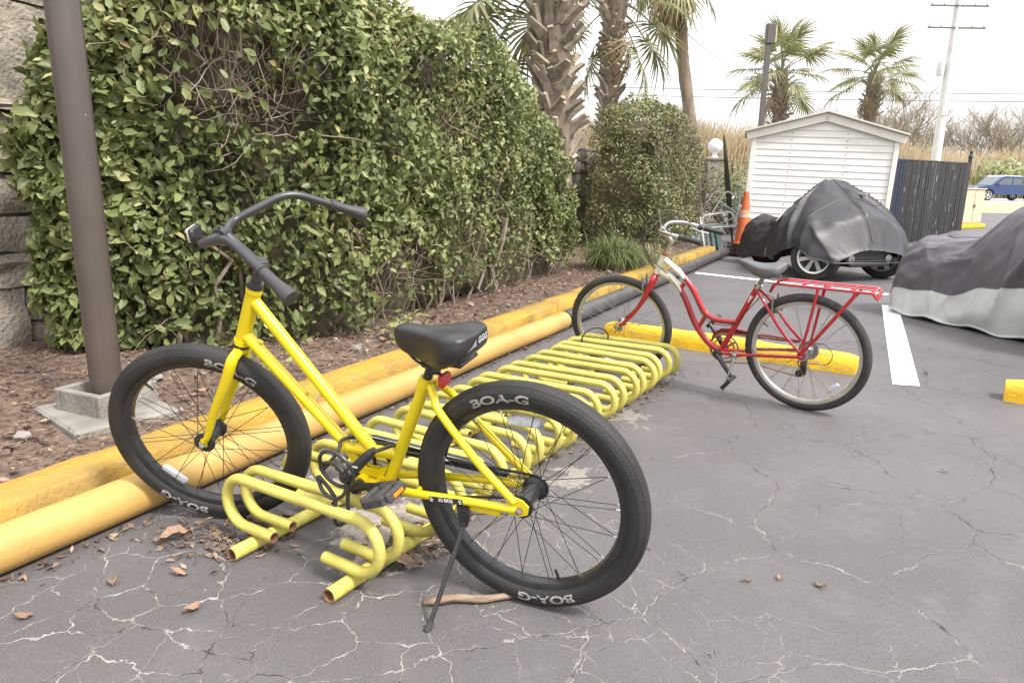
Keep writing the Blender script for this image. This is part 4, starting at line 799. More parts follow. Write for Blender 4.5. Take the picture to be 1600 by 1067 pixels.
    for r0 in (.088, .066):
        n = 40; b.lathe([(r0, -.052 + (.088 - r0) * .2), (r0, -.049 + (.088 - r0) * .2), (r0 - .008, -.049 + (.088 - r0) * .2), (r0 - .008, -.052 + (.088 - r0) * .2)], n, 'Y', closed=True, M=T(bb.x, 0, bb.z))
    for k in range(5): a = 2 * PI * k / 5; b.tube([(bb.x, -.048, bb.z), (bb.x + .082 * math.cos(a), -.05, bb.z + .082 * math.sin(a))], .006, 6)
    b.build('chainring', MT['steel'], B)
    pts = []
    for k in range(15): a = rad(88 - 180 * k / 14); pts.append((bb.x + .09 * math.cos(a), -.0505, bb.z + .09 * math.sin(a)))
    pts += [(.30, -.052, .195), (.045, -.053, .165), (.018, -.053, .175), (.03, -.053, .20), (.052, -.053, .245), (.04, -.053, .30), (-.03, -.053, .305), (-.045, -.053, .345), (0, -.053, .378)]
    b = MB(); b.tube(pts, .004, 5, closed=True); b.build('chain', MT['rust'], B)
    obj('chain_guard', *plate([(.562, .315), (.545, .35), (.50, .378), (.42, .388), (.33, .382), (.06, .377), (.055, .362), (.33, .350), (.42, .352), (.49, .345), (.525, .31)], -.066, .018), MT['darkred'], B, False)
    b = MB(); b.box((.025, -.062, .232), (.035, .022, .11), ch=.008); b.lathe([(0, -.07), (.02, -.07), (.02, -.05), (0, -.05)], 14, 'Y', M=T(.045, 0, .185)); b.lathe([(0, -.07), (.016, -.07), (.016, -.05), (0, -.05)], 14, 'Y', M=T(.02, 0, .272)); b.tube(spline([(-.005, -.06, .36), (-.07, -.06, .375), (-.12, -.06, .33), (-.10, -.06, .265), (.0, -.06, .25)], 6), .0024, 6); b.build('derailleur', MT['plastic'], B)
    for s, e in ((1, (.372, .135)), (-1, (.584, .389))):
        b = MB(); p0 = Vector((bb.x, s * .055, bb.z)); p1 = Vector((e[0], s * .078, e[1])); b.tube([p0 - (p1 - p0) * .04, p0, p1], [.012, .016, .0105], 9); b.tube([(bb.x, s * .03, bb.z), (bb.x, s * .066, bb.z)], .022, 12); b.build('crank', MT['blackmetal'], B)
        b = MB(); b.tube([p1, p1 + Vector((0, s * .1, 0))], .006, 7); c = p1 + Vector((0, s * .058, 0)); tl = Matrix.Translation(c) @ Matrix.Rotation(rad(50), 4, 'Y')
        for dx in (-.034, .034): b.box((dx, 0, 0), (.012, .085, .022), tl, ch=.003)
        for dy in (-.036, .036): b.box((0, dy, 0), (.058, .012, .02), tl, ch=.003)
        b.box((0, 0, 0), (.02, .07, .02), tl, ch=.003); b.build('pedal', MT['plastic'], B, False)
    b = MB(); b.tube([(.375, .045, .25), (.378, .058, .235), (.398, .11, .115), (.412, .150, .026)], [.012, .0075, .006, .006], 8); b.box((.38, .03, .262), (.03, .05, .03), ch=.004); b.build('kickstand', MT['steel'], B)
    return B
RB = red_bike()

# ------------------------------------------------------------------ bicycle rack: two base pipes and bent hoops
RD = Vector((.511, .86, 0)).normalized(); RN = Vector((RD.y, -RD.x, 0)); RO = Vector((-.52, 1.91, 0))
MR = Matrix.Translation(RO) @ Matrix((RD, RN, Vector((0, 0, 1)))).transposed().to_4x4()
def rusty(o, n0):
    o.data.materials.append(MT['rust'])
    for q in o.data.polygons[n0:]: q.material_index = 1
    return o
rk = empty('bike_rack', M=MR); tag(rk, 'long pale yellow bicycle rack of bent pipe hoops on two base pipes', 'bike rack')
for y in (-.40, .03):
    v, f = tube([(-.055, y, .0245), (1.2, y, .0245), (2.80, y, .0245)], .0235, 14, hollow=True); rusty(obj('base_pipe', v, f, MT['rack'], rk), 2 * 14)
zc0, zc1, rr_ = .067, .235, .084
pth = [(0, -.305, zc0)]
for k in range(13): a = -PI / 2 - PI * k / 12; pth.append((0, -.447 + rr_ * math.cos(a), (zc0 + zc1) / 2 + rr_ * math.sin(a)))
for k in range(13): a = PI / 2 - PI * k / 12; pth.append((0, .068 + rr_ * math.cos(a), (zc0 + zc1) / 2 + rr_ * math.sin(a)))
pth.append((0, -.075, zc0 + .004)); v, f = tube(pth, .0182, 12, hollow=True)
me0 = None
for k in range(10):
    for j in (0, 1):
        s = .04 + .286 * k + (.12 if k else .09) * j
        if me0 is None: o = rusty(obj('hoop', v, f, MT['rack'], rk), (len(pth) - 1) * 12); me0 = o.data
        else: o = link('hoop', me0, rk)
        o.matrix_basis = T(s, random.uniform(-.012, .012), random.uniform(0, .002)) @ Matrix.Rotation(rad(random.uniform(-2, 2)), 4, 'Z')
o = empty('cable_lock', M=MR @ T(2.62, -.40, .255)); tag(o, 'thin black cable lock looped on the rack by the red bicycle front wheel', 'lock')
b = MB(); b.tube(spline([(-.05, -.02, -.06), (-.06, .0, .02), (0, .03, .055), (.06, .07, .05), (.10, .10, .0), (.05, .09, -.07), (.0, .05, -.09), (-.05, -.02, -.06)], 6), .005, 7); b.build('cable', MT['cable'], o)

# ------------------------------------------------------------------ pipes by the kerb, wheel stops, lamp pole
def pipe(name, s0, n0, s1, n1, r, m, label):
    e = empty(name, KP(s0, n0, 0)); n = 24; o = Vector(e.location)
    P = [Vector(KP(s0 + (s1 - s0) * k / n, n0 + (n1 - n0) * k / n, r + .001 + .003 * math.sin(k))) - o for k in range(n + 1)]
    v, f = tube(P, r, 20, hollow=True); obj('pipe_wall', v, f, m, e); return tag(e, label, 'pipe')
pipe('plastic_pipe', -3.2, -.10, 4.22, -.185, .074, MT['pipe'], 'fat yellow-painted pipe lying along the kerb beside the rack')
pipe('plastic_pipe', 4.25, -.185, 11.2, -.16, .072, MT['blackpipe'], 'unpainted black pipe lying along the kerb beyond the yellow one')
def wheel_stop(a, c, label):
    a, c = Vector((*a, 0)), Vector((*c, 0)); d = (c - a); L = d.length; M = Matrix.Translation((a + c) / 2) @ Matrix.Rotation(math.atan2(d.y, d.x), 4, 'Z'); e = empty('wheel_stop', M=M)
    ns = 22; prof = [(-.09, .0), (-.086, .055), (-.074, .102), (-.066, .109), (.066, .109), (.074, .102), (.086, .055), (.09, 0)]; v = []; f = []; m = len(prof)
    for i in range(ns + 1):
        x = -L / 2 + L * i / ns; s = 1 - (.12 if i in (0, ns) else 0)
        for (y, z) in prof: j = (vnoise(np.array([[x * 9, y * 30, z * 30]]), 8)[0] - .5) * .009; v.append((x, y * s + j, z * s + (j if z > 0 else 0)))
    for i in range(ns):
        for k in range(m - 1): f.append((i * m + k, i * m + k + 1, (i + 1) * m + k + 1, (i + 1) * m + k))
    f += [tuple(range(m)), tuple(range(ns * m, ns * m + m))]; obj('concrete_bar', v, f, MT['stop'], e)
    for x in (-L * .36, L * .36): bb = MB(); bb.lathe([(0, .118), (.012, .116), (.014, .109), (.014, .10)], 10, 'Z', M=T(x, 0, 0)); bb.build('anchor_pin', MT['rust'], e)
    return tag(e, label, 'wheel stop')
wheel_stop((.78, 5.62), (2.30, 4.55), 'yellow painted concrete wheel stop behind the red bicycle')
wheel_stop((2.93, 4.05), (4.42, 3.02), 'yellow painted concrete wheel stop past the end of the white line')
e = empty('lamp_pole', (-1.87, 3.14, .13)); tag(e, 'bronze painted round lamp pole rising from a concrete footing box', 'lamp pole')
b = MB(); b.lathe([(.068, .05), (.0675, 1.5), (.066, 4.6), (0, 4.6)], 28, 'Z'); b.build('shaft', MT['pole'], e)
b = MB(); w_ = .135
for (x0, y0, dx, dy) in ((-w_, 0, .03, .30), (w_, 0, .03, .30), (0, -w_, .24, .03), (0, w_, .24, .03)): b.box((x0, y0, .065), (dx, dy, .135), ch=.006)
b.box((0, 0, .02), (.24, .24, .09)); b.build('footing_box', MT['concrete'], e, False, M=Matrix.Rotation(rad(-24), 4, 'Z'))
b = MB(); b.box((.03, -.02, .006), (.50, .44, .05), ch=.012); b.build('footing_slab', MT['concrete'], e, False, M=Matrix.Rotation(rad(-40), 4, 'Z'))
for k in range(4): b = MB(); b.tube([(.085 * math.cos(k * PI / 2 + .8), .085 * math.sin(k * PI / 2 + .8), .06), (.085 * math.cos(k * PI / 2 + .8), .085 * math.sin(k * PI / 2 + .8), .095)], .011, 6); b.build('anchor_bolt', MT['rust'], e, False)

# ------------------------------------------------------------------ shed
a, c = Vector((3.99, 12.62, 0)), Vector((6.17, 11.95, 0)); d = c - a; SW = d.length; SD = 1.9
e = empty('shed', M=Matrix.Translation((a + c) / 2 + Vector((0, 0, -.02))) @ Matrix.Rotation(math.atan2(d.y, d.x), 4, 'Z') @ Matrix.Rotation(rad(1.6), 4, 'Y')); tag(e, 'cream garden shed with horizontal lap siding and low gable roof', 'shed')
EV, PK = 2.0, 2.31; hw = SW / 2
b = MB(); ins = .03
v = [(-hw + ins, ins, 0), (hw - ins, ins, 0), (hw - ins, ins, EV), (0, ins, PK - .03), (-hw + ins, ins, EV), (-hw + ins, SD, 0), (hw - ins, SD, 0), (hw - ins, SD, EV), (0, SD, PK - .03), (-hw + ins, SD, EV)]
b.add(v, [(0, 1, 2, 3, 4), (5, 9, 8, 7, 6), (0, 4, 9, 5), (1, 6, 7, 2)]); b.build('wall', MT['siding'], e, False)
ph = .107; z = .06; k = 0
while z < PK - .1:
    zt = min(z + ph, PK - .02); half = (hw - .07) if zt < EV else max(.02, (hw - .07) * (PK - .02 - zt) / (PK - EV)); hb_ = (hw - .07) if z < EV else max(.03, (hw - .07) * (PK - .02 - z) / (PK - EV))
    v = [(-hb_, -.008, z + .002), (hb_, -.008, z + .002), (half, .004, zt), (-half, .004, zt), (-hb_, .02, z + .002), (hb_, .02, z + .002), (half, .025, zt), (-half, .025, zt), (-hb_, -.0077, z + .008), (hb_, -.0077, z + .008)]
    obj('siding_plank', v, [(0, 1, 9, 8), (8, 9, 2, 3), (0, 4, 5, 1), (3, 2, 6, 7), (0, 8, 3, 7, 4), (1, 5, 6, 2, 9)], MT['siding'], e, False); z += ph
for zz in np.arange(.06, EV, ph):                                            # side planks on both long walls
    for s in (-1, 1):
        b = MB(); b.box((s * (hw - .012), SD / 2 + .05, zz + ph / 2), (.03, SD - .16, ph - .008)); b.build('siding_plank', MT['siding'], e, False)
for s in (-1, 1):
    b = MB(); b.box((s * (hw - .035), -.012, EV / 2 - .01), (.075, .06, EV - .02), ch=.006); b.build('corner_trim', MT['trim'], e, False)
    sl_ = math.atan2(PK - EV, hw); L = math.hypot(hw + .10, (hw + .10) * math.tan(sl_)); M = T(0, 0, PK + .045) @ Matrix.Rotation(s * sl_ if s > 0 else s * sl_, 4, 'Y')
    b = MB(); b.box((s * L / 2, -.05, -.045), (L, .045, .13), ch=.006); b.build('gable_fascia', MT['trim'], e, False, M=T(0, 0, PK + .045) @ Matrix.Rotation(s * sl_, 4, 'Y'))
    b = MB(); b.box((s * L / 2, SD / 2 - .02, .038), (L + .02, SD + .22, .03), ch=.005); b.build('roof_panel', MT['roof'], e, False, M=T(0, 0, PK + .045) @ Matrix.Rotation(s * sl_, 4, 'Y'))
b = MB()
for x in (-.5, .36):
    for zz in np.arange(.12, 2.3, ph): b.tube([(x + random.uniform(-.01, .01), -.011, zz), (x, -.002, zz)], .009, 6)
b.build('rusty_screws', MT['rust'], e, False)['kind'] = 'stuff'

# ------------------------------------------------------------------ draped covers
def cover(L, hf, wf, hem, seed, nt=220, nphi=96, fold=.03, e=.62, skew=0., tuck=0.):
    r = np.random.default_rng(seed); t, ph = np.meshgrid(np.linspace(0, 1, nt), np.linspace(0, 1, nphi), indexing='ij')
    H = hf(t); Wd = wf(t); Z0 = hem(t, ph); a = ph * PI; cy = np.cos(a); sy = np.sin(a)
    y = Wd * np.sign(cy) * np.abs(cy) ** e * (1 - tuck * np.exp(-np.minimum(ph, 1 - ph) / .022)); z = Z0 + (H - Z0) * np.abs(sy) ** e; x = (t - .5) * L + skew * (z - Z0)
    P = np.stack([x, y, z], -1); q = np.stack([t * L * 2.0, ph * 1.6, np.zeros_like(t)], -1).reshape(-1, 3)
    rdg = 1 - np.abs(2 * fbm(q + np.array([seed, 0, 0]) + .9 * fbm(q * .7, seed, 2)[:, None], seed, 3) - 1); rdg = rdg.reshape(t.shape)
    q2 = np.stack([t * L * 2.2 + ph * 5, ph * 4 - t * 3, np.zeros_like(t)], -1).reshape(-1, 3); r2 = (1 - np.abs(2 * fbm(q2, seed + 5, 3) - 1)).reshape(t.shape)
    low = .35 + .65 * (1 - sy); fine = (1 - np.abs(2 * vnoise(np.stack([t * L * 9 + 2.5 * ph, ph * 2.5 + t * 2, 0 * t], -1).reshape(-1, 3), seed + 13) - 1)).reshape(t.shape); dsp = fold * ((rdg ** 3 - .45) * .8 * low + (r2 ** 3 - .45) * .5 + (fine ** 4 - .3) * .05 * (1 - sy) ** .5)
    pk = np.unravel_index(np.argmax(P[..., 2]), t.shape); dx = P[..., 0] - P[pk][0]; dz = P[pk][2] - P[..., 2] + .02; th = np.arctan2(dx, dz + .25 * np.abs(y)); rr = np.sqrt(dx ** 2 + dz ** 2)
    rad_ = (1 - np.abs(2 * vnoise(np.stack([th * 3.8 + np.sign(cy) * 9 + seed, rr * .9, 0 * th], -1).reshape(-1, 3), seed + 7) - 1)).reshape(t.shape); dsp = dsp + fold * 2.2 * (rad_ ** 5 - .2) * np.clip(rr / .35, 0, 1) * np.clip(1.6 - rr, .35, 1)
    nr = np.stack([np.zeros_like(t), cy, sy * .8], -1); P = P + nr * dsp[..., None]
    I = np.arange(nt * nphi).reshape(nt, nphi); F = np.stack([I[:-1, :-1], I[1:, :-1], I[1:, 1:], I[:-1, 1:]], -1).reshape(-1, 4)
    return P, F
def interp(xs, ys): return lambda t: np.interp(t, xs, ys) 
def smooth_interp(xs, ys):
    xx = np.linspace(0, 1, 400); yy = np.interp(xx, xs, ys); k = np.hanning(17); k /= k.sum(); yp = np.convolve(np.pad(yy, 8, 'edge'), k, 'valid'); return lambda t: np.interp(t, xx, yp)
# near-shed trike: bodywork and wheels, then the cloth over it
hd = Vector((.33, -.944, 0)).normalized()                      # heading, tail to nose
def trike_matrix(x, y, hd): lf = Vector((-hd.y, hd.x, 0)); return Matrix.Translation((x, y, 0)) @ Matrix((hd, lf, Vector((0, 0, 1)))).transposed().to_4x4()
MTk = trike_matrix(4.14, 10.15, hd)
tk = empty('trike_motorcycle', M=MTk); tag(tk, 'three-wheeled motorcycle with alloy front wheels under the dark cover', 'trike')
def car_wheel(parent, M, R=.30, wd=.19, ns=7):
    b = MB(); rr0 = R * .70; b.lathe([(rr0, -wd / 2), (R * .95, -wd / 2), (R, -wd / 2 + .02), (R, wd / 2 - .02), (R * .95, wd / 2), (rr0, wd / 2)], 40, 'Y'); wh = b.build('wheel', MT['tyre2'], parent, M=M)
    b = MB(); b.lathe([(rr0, -wd / 2 + .002), (rr0 - .02, -wd / 2 + .01), (rr0 - .03, 0), (rr0 - .02, wd / 2 - .01), (rr0, wd / 2 - .002)], 40, 'Y')
    for s in (-1, 1):
        for k in range(ns):
            a = 2 * PI * k / ns; Mx = Matrix.Rotation(a, 4, 'Y'); y = s * (wd / 2 - .035)
            b.add([(-.018, y, .03), (.018, y, .03), (.03, y + s * .015, rr0 - .012), (-.03, y + s * .015, rr0 - .012), (-.018, y - s * .03, .03), (.018, y - s * .03, .03), (.03, y - s * .02, rr0 - .012), (-.03, y - s * .02, rr0 - .012)], [(0, 1, 2, 3), (4, 7, 6, 5), (0, 3, 7, 4), (1, 5, 6, 2)], Mx)
        b.lathe([(0, s * (wd / 2 - .028)), (.03, s * (wd / 2 - .03)), (.042, s * (wd / 2 - .05))], 16, 'Y')
    b.build('rim', MT['alloy'], wh, False); b = MB(); b.lathe([(0, -.02), (rr0 - .025, -.02), (rr0 - .025, .02), (0, .02)], 24, 'Y'); b.build('brake_disc', MT['darkbody'], wh)
    return wh
car_wheel(tk, T(.86, -.56, .30) @ Matrix.Rotation(rad(30), 4, 'Z')); car_wheel(tk, T(.86, .56, .30) @ Matrix.Rotation(rad(30), 4, 'Z')); car_wheel(tk, T(-.82, 0, .31), .31, .21)
b = MB(); st_ = [(-.9, .12, .5, .66), (-.5, .2, .25, .72), (0, .24, .16, .86), (.45, .26, .14, .95), (.8, .24, .15, .72), (1.0, .20, .2, .5)]; v = []; f = []; n = 14
for (x, hw_, z0, z1) in st_:
    for k in range(n): a2 = 2 * PI * k / n; v.append((x, hw_ * math.copysign(abs(math.cos(a2)) ** .6, math.cos(a2)), (z0 + z1) / 2 + (z1 - z0) / 2 * math.copysign(abs(math.sin(a2)) ** .6, math.sin(a2))))
for i in range(len(st_) - 1):
    for k in range(n): f.append((i * n + k, i * n + (k + 1) % n, (i + 1) * n + (k + 1) % n, (i + 1) * n + k))
f += [tuple(range(n)), tuple(range((len(st_) - 1) * n, len(st_) * n))]; obj('bodywork', v, f, MT['darkbody'], tk)
for s in (-1, 1):
    b = MB(); b.tube([(.84, s * .2, .32), (.86, s * .46, .30)], .03, 8); b.tube([(.74, s * .2, .42), (.86, s * .46, .40)], .022, 8); b.build('suspension_arm', MT['darkbody'], tk)
b = MB(); b.box((1.06, 0, .34), (.22, .70, .24), ch=.05); b.box((1.10, 0, .22), (.2, .66, .05), ch=.02); b.build('nose', MT['darkbody'], tk, False)
for k in range(5):
    b = MB(); b.box((1.178, 0, .27 + k * .04), (.02, .60, .014), ch=.003); b.build('grille_bar', MT['dark'], tk, False)
for s in (-1, 1): b = MB(); b.lathe([(0, 1.195), (.05, 1.19), (.06, 1.15)], 16, 'X', M=T(0, s * .30, .30)); b.build('fog_lamp', MT['steel'], tk)
cv = empty('vehicle_cover', M=MTk); tag(cv, 'dark grey cloth cover draped over the three-wheeler by the shed', 'cover')
H1 = smooth_interp([0, .04, .10, .30, .40, .55, .66, .80, .92, 1], [.35, .64, .72, .70, .90, 1.02, 1.29, 1.05, .84, .40]); W1 = smooth_interp([0, .05, .15, .34, .45, .7, .9, 1], [.12, .26, .32, .34, .50, .76, .80, .54])
P, F = cover(2.5, H1, W1, lambda t, p: np.interp(t, [0, .12, .3, .55, .70, .80, .9, 1], [.14, .10, .16, .20, .38, .43, .32, .25]) + .012 * np.sin(t * 31 + p * 7), 3, fold=.055, e=1.02)
big('cloth', P.reshape(-1, 3), F, MT['cover'], cv, smooth=True)
hems = np.concatenate([P[:, 0], P[::-1, -1]]); b = MB(); b.tube([tuple(x) for x in hems[::3]], .010, 6, closed=True); b.build('hem_cord', MT['cover'], cv)
b = MB(); b.tube([tuple(P[k, 48] + np.array([0, 0, .002])) for k in range(2, 218, 3)], .006, 5); b.build('seam', MT['cover'], cv)
for kk in (118, 176): b = MB(); b.tube([tuple(P[kk, j] + np.array([0, -.002 if j < 48 else .002, .002])) for j in range(0, 96, 2)], .005, 5); b.build('seam', MT['cover'], cv)
k = 74; b = MB(); b.tube([tuple(P[k, j] + np.array([0, -.004 if j < 48 else .004, .006])) for j in range(0, 96, 2)], .012, 6); b.build('strap', MT['white'], cv)
b = MB(); b.box((0, 0, 0), (.17, .004, .05)); q = P[166, 36]; b.build('care_label', MT['white'], cv, False, M=Matrix.Translation(Vector(q) + Vector((0, -.0, .02))) @ Matrix.Rotation(rad(35), 4, 'X'))
# larger cover at the right, silver skirt to the ground
hd2 = Vector((.46, -.888, 0)).normalized(); MT2 = trike_matrix(4.62, 5.82, hd2)
cv2 = empty('covered_motorcycle', M=MT2); tag(cv2, 'motorcycle hidden under a plum-grey cover with a silver lower skirt', 'covered motorcycle')
H2 = smooth_interp([0, .03, .09, .27, .36, .5, .64, .8, .93, 1], [.30, .60, .74, .78, 1.06, 1.26, 1.36, 1.14, .86, .40]); W2 = smooth_interp([0, .04, .14, .32, .45, .7, .9, 1], [.12, .34, .46, .54, .66, .84, .84, .46])
P, F = cover(2.95, H2, W2, lambda t, p: .035 + .015 * np.sin(t * 40), 8, fold=.085, e=.66, nt=240, nphi=144, tuck=.16)
Fm = F.reshape(239, 143, 4); skirt = np.zeros((239, 143), bool); skirt[:, :9] = True; skirt[:, 134:] = True
big('cloth', P.reshape(-1, 3), Fm[~skirt], MT['cover2'], cv2, smooth=True); big('silver_skirt', P.reshape(-1, 3), Fm[skirt], MT['silver'], cv2, smooth=True)
hems = np.concatenate([P[:, 0], P[::-1, -1]]); b = MB(); b.tube([tuple(x) for x in hems[::3]], .012, 6, closed=True); b.build('hem_cord', MT['silver'], cv2)
for jj in (9, 72, 134): b = MB(); b.tube([tuple(P[k, jj] + np.array([0, 0, .002])) for k in range(3, 237, 3)], .006, 5); b.build('seam', MT['cover2'], cv2)
b = MB(); b.tube([tuple(P[104, j] + np.array([0, 0, .002])) for j in range(9, 134, 2)], .006, 5); b.build('seam', MT['cover2'], cv2)
k = 18; b = MB(); b.tube([tuple(P[k, j] + np.array([0, -.004, .0])) for j in range(0, 38, 2)], .014, 6); b.build('gather_strap', MT['silver'], cv2)

# ------------------------------------------------------------------ cones, chairs, globe lamp, pole against the shed
cone0 = None
for k in range(4):
    e = empty('traffic_cone', (3.86, 12.05, .012 + k * .058)); e.rotation_euler = (rad(random.uniform(-1, 1)), 0, rad(18 + random.uniform(-6, 6)))
    tag(e, ['faded orange traffic cone at the bottom of the stack by the shed', 'faded orange traffic cone second from the bottom of the stack by the shed', 'faded orange traffic cone third from the bottom of the stack by the shed', 'faded orange traffic cone on top of the stack by the shed'][k], 'traffic cone', 'traffic cones in the stack by the shed')
    b = MB(); b.box((0, 0, .018), (.37, .37, .034), ch=.012); b.build('base', MT['conebase'], e, False)
    b = MB(); b.lathe([(.155, .036), (.14, .06), (.134, .075), (.042, .86), (.036, .88), (.03, .88), (.12, .075)], 28, 'Z'); b.build('shell', MT['orange'], e)
    if k == 3: b = MB(); b.lathe([(.0935, .46), (.0785, .58)], 28, 'Z'); b.build('band', mat('worn_band', (.62, .52, .46), .6, col2=(.6, .25, .12), vs=9), e)
def lawn_chair(M, label):
    e = empty('lawn_chair', M=M); tag(e, label, 'lawn chair', 'lawn chairs in the pile beside the shed'); r = .013
    for s in (-1, 1):
        y = s * .27; b = MB(); b.tube(arc_path([(.30, y, .0), (.27, y, .42), (.24, y, .62), (-.28, y, .60), (-.42, y, .0)], .08, 5), r, 8); b.tube([(.27, y * .96, .40), (-.30, y * .96, .33)], r, 8); b.tube(arc_path([(-.30, y * .93, .33), (-.42, y * .9, .72), (-.50, y * .86, 1.02)], .05), r, 8); b.build('side_frame', MT['chairw'], e)
    for (x, z) in ((.27, .40), (-.30, .33), (-.50, 1.02), (.30, .02), (-.42, .02)): b = MB(); b.tube([(x, -.27, z), (x, .27, z)], r, 8); b.build('cross_bar', MT['chairw'], e)
    for k in range(6): x = .24 - k * .1; b = MB(); b.box((x, 0, .405 - k * .012), (.06, .53, .004)); b.build('strap', MT['teal'], e, False)
    for k in range(7): t = (k + .6) / 7.2; b = MB(); b.box((-.30 - .2 * t, 0, .34 + .68 * t), (.004, .50, .065)); b.build('strap', MT['teal'], e, False)
    return e
lawn_chair(T(3.80, 13.15, .06) @ Matrix.Rotation(rad(168), 4, 'Z') @ Matrix.Rotation(rad(12), 4, 'Y'), 'white tube lawn chair with teal straps standing between hedge and shed')
lawn_chair(T(3.78, 13.4, .40) @ Matrix.Rotation(rad(185), 4, 'Z') @ Matrix.Rotation(rad(-24), 4, 'Y'), 'white tube lawn chair tipped on top of the other one beside the shed')
lawn_chair(T(3.62, 12.75, .34) @ Matrix.Rotation(rad(200), 4, 'Z') @ Matrix.Rotation(rad(112), 4, 'X'), 'white tube lawn chair fallen on its side near the traffic cones')
e = empty('gate_pillar', KP(21.0, 2.2, 0)); tag(e, 'grey stone gate pillar carrying the round white lamp', 'pillar'); b = MB(); b.box((0, 0, .92), (.5, .5, 1.84), ch=.02); b.build('shaft', MT['coquina'], e, False); b = MB(); b.box((0, 0, 1.87), (.6, .6, .08), ch=.02); b.build('cap', MT['concrete'], e, False)
e = empty('globe_lamp', KP(21.0, 2.2, 1.91)); tag(e, 'round white globe lamp on top of the stone pillar', 'lamp'); b = MB(); b.lathe([(0, .0), (.11, .0), (.11, .03), (.07, .05), (.07, .16), (.0, .16)], 16, 'Z'); b.build('neck', MT['globe'], e); b = MB(); b.lathe([(.215 * math.sin(PI * k / 14), .33 - .215 * math.cos(PI * k / 14)) for k in range(15)], 24, 'Z'); b.build('globe', MT['globe'], e)
e = empty('umbrella', (4.10, 13.5, 0)); tag(e, 'closed black patio umbrella leaning behind the lawn chairs', 'umbrella'); b = MB(); b.tube([(.05, 0, .02), (-.12, .02, 1.0)], .018, 8); b.build('pole', MT['dark'], e); b = MB(); b.tube([(-.07, .015, .72), (-.11, .018, 1.0), (-.19, .03, 1.5), (-.26, .04, 1.95), (-.275, .042, 2.05)], [.05, .05, .04, .022, .012], 9); b.build('canopy', MT['dark'], e)

# ------------------------------------------------------------------ slatted fence, cabinet, pickup
a, c = Vector((7.15, 14.0, 0)), Vector((9.98, 16.05, 0)); d = c - a; FL = d.length
e = empty('slat_fence', M=Matrix.Translation(a) @ Matrix.Rotation(math.atan2(d.y, d.x), 4, 'Z')); tag(e, 'black slatted chain link fence panel with peeling slats beside the shed', 'fence')
n = 38
for k in range(n):
    b = MB(); x = (k + .5) * FL / n; b.box((x, random.uniform(-.006, .006), .88 + random.uniform(-.012, .012)), (FL / n * .86, .012, 1.62)); b.build('slat', MT['slatblue'] if x < .62 else MT['slat'], e, False)
for z in (.10, .93, 1.70): b = MB(); b.tube([(0, .024, z), (FL, .024, z)], .02, 8); b.build('rail', MT['dark'], e)
for x in (0.0, FL * .52, FL + .03):
    b = MB(); b.tube([(x, .03, 0), (x, .03, 1.82 if x > FL else 1.72)], .036 if x > FL else .025, 12)
    if x > FL: b.lathe([(.045, 1.82), (.05, 1.85), (.03, 1.88), (.028, 1.92), (.04, 1.95), (.0, 1.99)], 12, 'Z', M=T(x, .03, 0))
    b.build('post', MT['dark'], e)
e = empty('utility_cabinet', M=T(13.4, 21.6, 0) @ Matrix.Rotation(rad(28), 4, 'Z')); tag(e, 'beige metal utility cabinet on a yellow kerbed base past the fence', 'cabinet')
b = MB(); b.box((0, 0, .62), (1.0, .6, 1.0), ch=.02); b.build('body', MT['beige'], e, False); b = MB(); b.box((0, 0, 1.135), (1.06, .66, .04), ch=.012); b.build('lid', MT['beige'], e, False)
for x in (-.245, .245):
    b = MB(); b.box((x, -.308, .62), (.46, .02, .9), ch=.006); dr = b.build('door', MT['beige'], e, False); b = MB(); b.box((x * .15, -.325, .65), (.03, .03, .1)); b.build('handle', MT['steel'], dr, False)
b = MB(); b.box((0, 0, .06), (1.2, .8, .12), ch=.02); b.build('base', MT['stop'], e, False)
